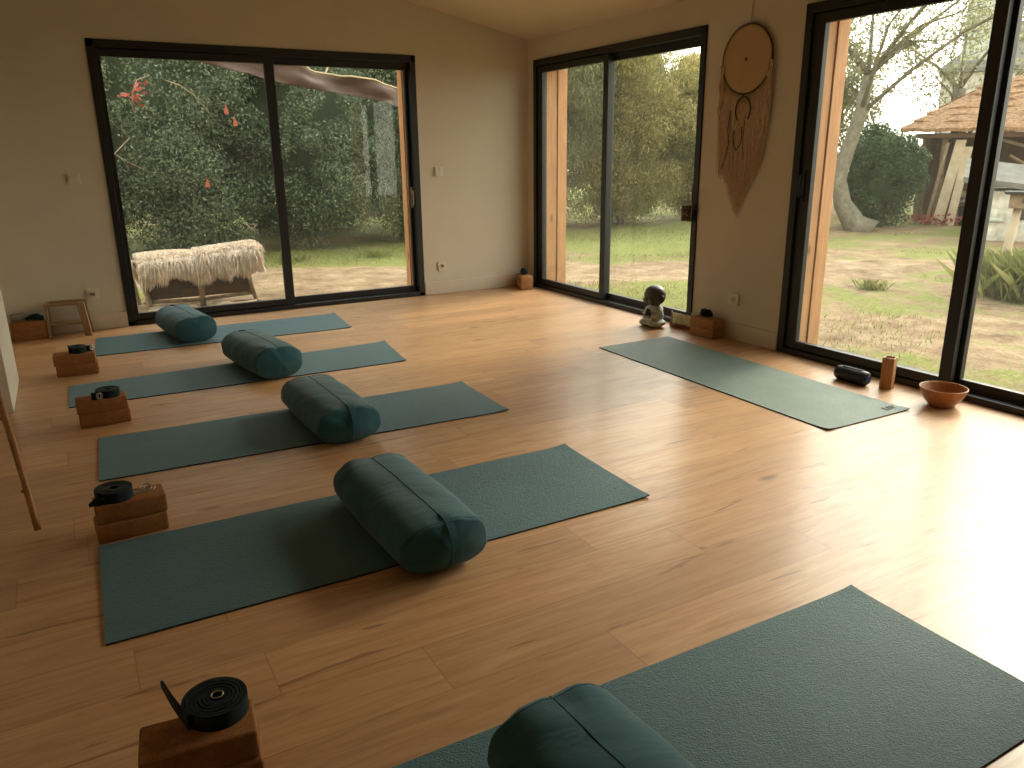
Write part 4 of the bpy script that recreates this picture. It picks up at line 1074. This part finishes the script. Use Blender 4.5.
# sun faded cloth strung between the trees behind the back window
aw = empty('awning_cloth', (0, 2.5, 0), 0, 'long brown cloth strung up outside across the top of the back window', 'cloth')
top_ = [(-3.0, 2.62), (-2.32, 2.33), (-1.714, 2.235), (-1.45, 2.235), (-1.25, 2.12), (-1.063, 2.100), (-.75, 2.07), (-.55, 2.06), (-.45, 2.02), (-.306, 1.985), (.4, 1.87)]
bot_ = [(-3.0, 2.42), (-2.32, 2.14), (-1.714, 2.02), (-1.45, 1.965), (-1.25, 1.93), (-1.063, 1.905), (-.75, 1.88), (-.55, 1.85), (-.45, 1.82), (-.306, 1.77), (.4, 1.66)]
def ip(T, x):
    for (a, b), (c_, d_) in zip(T, T[1:]):
        if a <= x <= c_: return b + (d_ - b) * (x - a) / (c_ - a)
v = []; f = []; nx, nz = 120, 12
for i in range(nx + 1):
    x = -3.0 + 3.4 * i / nx
    for j in range(nz + 1):
        t = j / nz; z = ip(bot_, x) * (1 - t) + ip(top_, x) * t
        y = .05 * math.sin(x * 7 + t * 3) * (1 - .3 * t) + .07 * noise.noise(Vector((x * 3, t * 2, 0))) + .10 * t * (1 - t)
        v.append((x, y, z + .012 * noise.noise(Vector((x * 8, 0, t)))))
for i in range(nx):
    for j in range(nz):
        a = i * (nz + 1) + j; f.append((a, a + nz + 1, a + nz + 2, a + 1))
o = obj('cloth', v, f, M['tarp'], aw, True); sd = o.modifiers.new('t', 'SOLIDIFY'); sd.thickness = .006
MB().tube([(x, .05 * math.sin(x * 7 + 3) * .7 + .07 * noise.noise(Vector((x * 3, 2, 0))), ip(top_, x) + .012 * noise.noise(Vector((x * 8, 0, 1)))) for x in np.linspace(-3, .39, 70)], .010, 6).build('edge_rope', M['cotton'], aw, True)
MB().tube([(-3.0, .0, 2.52), (-4.4, 1.6, 2.9)], .008, 5).build('guy_rope', M['cotton'], aw)
MB().tube([(.4, .0, 1.78), (1.6, 1.8, 2.1)], .008, 5).build('guy_rope', M['cotton'], aw)
MB().tube([(-1.10, .1, 2.10), (-.90, .2, 2.40), (-.95, .6, 2.9)], .010, 5).build('guy_rope', M['cotton'], aw)

# bare branches in the hedge
def at_dir(u, v_, dist):
    r = RT * ((u - 512) / FPX) - UP * ((v_ - 384) / FPX) + FW; t = dist / math.hypot(r.x, r.y); return CAM + r * t
CAM = Vector((-3.8549, -6.4958, 1.2358)); FPX = 772.4838
pi_, ro_, ya_ = .2903, -.0113, .5125
FW = Vector((math.sin(ya_) * math.cos(pi_), math.cos(ya_) * math.cos(pi_), -math.sin(pi_)))
rt0 = Vector((math.cos(ya_), -math.sin(ya_), 0)); up0 = rt0.cross(FW)
RT = rt0 * math.cos(ro_) + up0 * math.sin(ro_); UP = up0 * math.cos(ro_) - rt0 * math.sin(ro_)
for k, (pts, r, lb) in enumerate((
    ([(-2.60, 4.1, 2.12), (-2.45, 4.02, 2.06), (-2.30, 3.98, 1.95), (-2.10, 4.1, 1.72)], .007, 'thin bare twig slanting down in the hedge near the middle of the back window'),
    ([(-2.98, 4.1, 1.75), (-2.97, 4.0, 1.95), (-2.90, 4.0, 2.10), (-2.75, 4.1, 2.16)], .007, 'arched bare branch at the upper left of the back window'),
    ([(-3.05, 4.2, 1.46), (-3.25, 4.0, 1.28), (-3.08, 4.0, 1.16), (-2.9, 4.2, 1.08)], .006, 'pale forked twig at the left edge of the back window'))):
    o = MB().tube(pts, [r, r, r * .8, r * .5], 6).build('bare_branch', M['dry_branch'], None, True); tag(o, lb, 'branch', 'bare branches in the hedge')
for k, (x, z, lb) in enumerate(((-1.93, 1.80, 'small red pennant hanging in the hedge, upper'), (-1.84, 1.66, 'small red pennant hanging in the hedge, lower right'), (-2.93, 1.92, 'red leaves at the upper left of the back window'), (-2.25, .93, 'small red leaf low in the hedge above the bench'))):
    if k == 2:
        P = nrs.normal(size=(26, 3)) * np.array([.10, .05, .08]); me = leaf_mesh('red_leaves', P, nrs.normal(size=(26, 3)), .09, .5, M['pennant']); o = mesh_obj('red_leaves', me); cat_ = 'leaves'
    else:
        o = MB().add([(-.028, 0, -.04), (.028, 0, -.04), (.022, 0, -.06), (-.022, 0, -.065), (-.028, .010, -.04), (.028, .010, -.04), (.022, .010, -.06), (-.022, .010, -.065), (-.005, .005, .06)],
                     [(0, 3, 2, 1), (4, 5, 6, 7), (0, 4, 7, 3), (3, 7, 6, 2), (2, 6, 5, 1), (0, 1, 8), (5, 4, 8), (1, 5, 8), (4, 0, 8)]).build('red_pennant', M['pennant']); cat_ = 'pennant'
    o.location = (x, 4.05, z); tag(o, lb, cat_)

# ---- bench with sheepskins, outside the back window
be = empty('garden_bench', (-2.86, 1.42, GZ), 0, 'low rustic wicker bench outside the back window, under two sheepskins', 'bench')
zs = .44
def leg(pts, rs): MB().tube(pts, rs, 8).build('leg', M['dry_branch'], be, True)
leg([(-.57, -.20, .47), (-.55, -.22, .38), (-.48, -.22, .24), (-.45, -.22, .10), (-.45, -.22, -.01)], [.028, .026, .022, .024, .028])
leg([(.47, -.20, .42), (.46, -.21, .2), (.50, -.22, -.01)], [.026, .022, .018])
leg([(.47, .22, .42), (.50, .22, .2), (.56, .22, -.01)], [.026, .022, .018])
leg([(-.57, .22, .42), (-.53, .22, .2), (-.5, .22, -.01)], [.026, .022, .018])
leg([(0, -.21, .42), (.01, -.21, .2), (.01, -.21, -.01)], [.026, .026, .028])
MB().box((-.58, -.21, .40), (.54, .23, .445), .01).build('seat', M['wicker'], be)
MB().box((-.48, -.20, .10), (.45, -.175, .40), .005).build('woven_apron', M['wicker'], be)
MB().box((-.48, .18, .16), (.45, .205, .40), .005).build('woven_apron', M['wicker'], be)
MB().tube([(-.50, -.20, .085), (0, -.215, .07), (.48, -.20, .09)], .018, 7).build('stretcher', M['dry_branch'], be, True)
# arm stub at the left end
MB().tube([(-.62, -.18, .44), (-.56, -.20, .45), (-.45, -.1, .44)], .026, 8).build('side_rail', M['dry_branch'], be, True)
def sheepskin(name, x0, x1, drop, bulge, sd, label):
    root = empty(name, (-2.86, 1.42, GZ), 0, label, 'sheepskin', 'sheepskins on the bench')
    rs_ = np.random.RandomState(sd); nu, nv = 26, 26
    # cross profile runs: front bottom -> up -> over the seat -> down the back
    def prof(t, u):
        dr = drop(u); zc = zs + .02 + bulge(u); pf = [(-.245, zs - dr), (-.250, zs - dr * .5), (-.235, zc - .02), (-.17, zc + .015), (0, zc + .02), (.17, zc + .01), (.24, zc - .03), (.25, zs - .10)]
        q = t * (len(pf) - 1); i = min(int(q), len(pf) - 2); k = q - i
        return pf[i][0] * (1 - k) + pf[i + 1][0] * k, pf[i][1] * (1 - k) + pf[i + 1][1] * k
    v = []; f = []
    for i in range(nu + 1):
        for j in range(nv + 1):
            u = i / nu; y, z = prof(j / nv, u); xx = x0 + (x1 - x0) * u + .012 * math.sin(j * .9)
            v.append((xx, y - .004, z + .008 * noise.noise(Vector((xx * 9, y * 9, sd)))))
    for i in range(nu):
        for j in range(nv):
            a = i * (nv + 1) + j; f.append((a, a + nv + 1, a + nv + 2, a + 1))
    o = obj('hide', v, f, M['fur'], root, True); sdm = o.modifiers.new('t', 'SOLIDIFY'); sdm.thickness = .008
    # wool locks
    n = 17000; u = rs_.uniform(-.01, 1.01, n); t = rs_.uniform(0, .93, n); V = np.empty((n, 6, 3))
    for i in range(n):
        y, z = prof(min(max(t[i], 0), 1), min(max(u[i], 0), 1)); x = x0 + (x1 - x0) * u[i]
        y2, z2 = prof(min(t[i] + .02, 1), min(max(u[i], 0), 1)); tg = np.array([0, y2 - y, z2 - z]); tg /= np.linalg.norm(tg) + 1e-9
        nr = np.array([0, -tg[2], tg[1]]); nr = nr if nr @ np.array([0, y * .6, z - zs + .2]) > 0 else -nr
        ed = (max(0, u[i] - .88) * 4 - max(0, .12 - u[i]) * 4)
        front = t[i] < .40; fw_ = min(1., max(0., (.50 - t[i]) / .18))
        d_ = nr * (.75 - .40 * fw_) + np.array([ed + rs_.normal() * (.12 if front else .35) + .28 * math.sin(x * 34), rs_.normal() * .2, rs_.normal() * .2 + (-1.0 * fw_)])
        d_ /= np.linalg.norm(d_); L_ = rs_.uniform(.04, .10) if front else rs_.uniform(.03, .065); w = .0030
        side = np.cross(d_, rs_.normal(size=3)); side /= np.linalg.norm(side) + 1e-9
        p0 = np.array([x, y, z]); p1 = p0 + d_ * L_ * .5; p2 = p0 + d_ * L_ * .85 + np.array([0, 0, -.35 * L_])
        V[i] = [p0 - side * w, p0 + side * w, p1 - side * w, p1 + side * w, p2 - side * w * .3, p2 + side * w * .3]
    F = []
    for i in range(n): b = i * 6; F += [(b, b + 1, b + 3, b + 2), (b + 2, b + 3, b + 5, b + 4)]
    obj('wool', V.reshape(-1, 3), F, M['fur'], root)
    return root
sheepskin('sheepskin', -.48, .05, lambda u: .105 + .04 * math.cos(u * 7.0 - .8) + .015 * math.sin(u * 23), lambda u: .015 * math.sin(u * PI), 3, 'long haired cream sheepskin over the left half of the bench')
sheepskin('sheepskin', .03, .56, lambda u: .115 - .04 * u * u + .018 * math.sin(u * 19), lambda u: .02 + .045 * u, 4, 'fluffier cream sheepskin over the right half of the bench')
# sticks and stones lying below the bench
rr = random.Random(21)
for k, (x, y, a, L_, r, lb) in enumerate(((-3.15, .95, .1, .5, .028, 'pale log on the ground at the left foot of the bench'), (-2.62, 1.02, .35, .55, .022, 'crooked branch on the ground before the bench, slanting right'),
                                        (-2.82, .85, -.25, .45, .018, 'thin branch on the ground nearest the back window'), (-2.35, 1.1, -.5, .5, .014, 'thin forked stick near the right feet of the bench'))):
    o = MB().tube([(-L_ / 2, 0, r), (-L_ / 6, .03, r + .01), (L_ / 5, -.02, r + .005), (L_ / 2, .02, r)], [r, r * .9, r * .8, r * .5], 8).build('stick', M['dry_branch'], None, True)
    o.location = (x, y, GZ); o.rotation_euler = (0, 0, a); tag(o, lb, 'stick', 'sticks around the bench')
for k, (x, y, r, lb) in enumerate(((-3.25, 1.15, .07, 'pale stone behind the left leg of the bench'), (-2.98, 1.12, .06, 'pale stone under the bench, left of its middle leg'), (-2.70, 1.15, .075, 'rounded stone under the bench, right of its middle leg'), (-3.02, .80, .05, 'small pale stone near the window below the bench'))):
    stone((x, y, GZ + r * .35), (r * 1.1, r, r * .45), M['tan_stone'], lb, group='stones around the bench')

# grass: short blades scattered where the yard is green, plus tussocks
def blades(name, XY, h_, w, spread=.35):
    n = len(XY); hh = h_ * nrs.uniform(.4, 1.3, n); a = nrs.uniform(0, 2 * PI, n); V = np.empty((n, 4, 3))
    dx = np.cos(a) * w; dy = np.sin(a) * w; lx = nrs.normal(size=n) * spread * hh; ly = nrs.normal(size=n) * spread * hh
    b = np.column_stack([XY, np.full(n, GZ - .004)])
    V[:, 0] = b + np.column_stack([-dx, -dy, np.zeros(n)]); V[:, 1] = b + np.column_stack([dx, dy, np.zeros(n)])
    m_ = b + np.column_stack([lx * .4, ly * .4, hh * .6]); V[:, 2] = m_ + np.column_stack([dx, dy, np.zeros(n)]) * .6; V[:, 3] = b + np.column_stack([lx, ly, hh])
    V[:, [2, 3]] = V[:, [2, 3]]
    me = bpy.data.meshes.new(name); V = V.reshape(-1, 3); me.vertices.add(len(V)); me.vertices.foreach_set('co', V.ravel())
    me.loops.add(len(V)); me.loops.foreach_set('vertex_index', np.arange(len(V), dtype=np.int32)); me.polygons.add(n)
    me.polygons.foreach_set('loop_start', np.arange(0, len(V), 4, dtype=np.int32)); me.polygons.foreach_set('loop_total', np.full(n, 4, dtype=np.int32)); me.update(calc_edges=True)
    at = me.attributes.new('rnd', 'FLOAT', 'FACE'); at.data.foreach_set('value', nrs.uniform(0, 1, n).astype(np.float32)); me.materials.append(M['grass'])
    return me
pts = []
for _ in range(150000):
    x = nrs.uniform(-5, 12); y = nrs.uniform(-6.5, 5)
    if (y < .45 and x < .45): continue
    q = noise.noise(Vector((x * .55, y * .55, 3))) + .5 * noise.noise(Vector((x * 2.2, y * 2.2, 5)))
    s_ = y + .5 * x
    bnd_ = max(0, min(1.1, 1.6 - abs(s_ - 1.75) * 1.5), min(1.1, 1.3 * min(2.1 - abs(y - .2), .3 - x)), .5 * min(1, max(0, x - y - 2.2)))
    if y > 3.4: q += .35
    if q - bnd_ * .8 > .10 + nrs.uniform(-.25, .25): pts.append((x, y))
me = blades('grass', np.array(pts), .035, .0028); o = mesh_obj('grass', me); tag(o, 'short dry grass growing in patches over the sandy yard', 'grass', kind='stuff')
for k, (x, y, r, h_, n, lb) in enumerate(((3.95, -2.65, .34, .34, 5500, 'large tussock of long grass at the foot of the bird house post'), (3.1, -1.55, .12, .09, 300, 'small grass tuft in the sandy yard behind the wooden holder'),
                                          (-1.3, 4.0, .2, .10, 300, 'grass tuft at the foot of the hedge behind the bench'), (-.2, 3.8, .2, .11, 300, 'grass tuft at the foot of the hedge near the timber reveal'))):
    XY = nrs.normal(size=(n, 2)) * r * .5; me = blades('grass_tussock', XY, h_, .0016, .42); o = mesh_obj('grass_tussock', me); o.location = (x, y, 0); tag(o, lb, 'grass tussock')

# ------------------------------------------------------------------ light
w = bpy.data.worlds.new('hazy_sky'); bpy.context.scene.world = w; w.use_nodes = True; nt = w.node_tree
for n in list(nt.nodes): nt.nodes.remove(n)
g = G(nt); out = nt.nodes.new('ShaderNodeOutputWorld'); bg = nt.nodes.new('ShaderNodeBackground'); g.l(bg.outputs[0], out.inputs[0])
tc = g.n('ShaderNodeTexCoord'); nm = g.n('ShaderNodeVectorMath', operation='DOT_PRODUCT'); g.l(tc.outputs['Generated'], nm.inputs[0])
sd_ = Vector((.85, .28, .40)).normalized(); nm.inputs[1].default_value = sd_
sep = g.n('ShaderNodeSeparateXYZ'); g.l(tc.outputs['Generated'], sep.inputs[0])
glow = g.math('POWER', g.math('MAXIMUM', nm.outputs['Value'], 0.), 5.)
c = g.ramp(sep.outputs[2], [(0., (1.0, .93, .80)), (.25, (1.0, .95, .84)), (1., (.86, .93, .98))])
g.l(c, bg.inputs[0])
g.l(g.math('ADD', SKY, g.math('MULTIPLY', glow, GLOW)), bg.inputs[1])
su = bpy.data.lights.new('sun', 'SUN'); su.energy = SUN; su.angle = math.radians(20); su.color = (1, .88, .68)
so = bpy.data.objects.new('sun', su); C.objects.link(so)
so.rotation_euler = Vector(SDIR).to_track_quat('Z', 'Y').to_euler()

# camera
cam = bpy.data.cameras.new('camera'); co = bpy.data.objects.new('camera', cam); C.objects.link(co)
cam.sensor_width = 36; cam.lens = FPX / 1024 * 36; cam.clip_start = .02
mt = Matrix((RT, UP, -FW)).transposed().to_4x4(); mt.translation = CAM; co.matrix_world = mt
sc = bpy.context.scene; sc.camera = co
sc.view_settings.view_transform = 'Standard'; sc.view_settings.look = 'None'; sc.view_settings.gamma = 1
sc.view_settings.use_curve_mapping = False
sc.view_settings.exposure = EXPO
cy = sc.cycles; cy.max_bounces = 10; cy.diffuse_bounces = 6; cy.glossy_bounces = 4; cy.transparent_max_bounces = 12; cy.transmission_bounces = 4
cy.sample_clamp_indirect = 8; cy.use_denoising = True; cy.caustics_reflective = False; cy.caustics_refractive = False
bpy.context.view_layer.update()
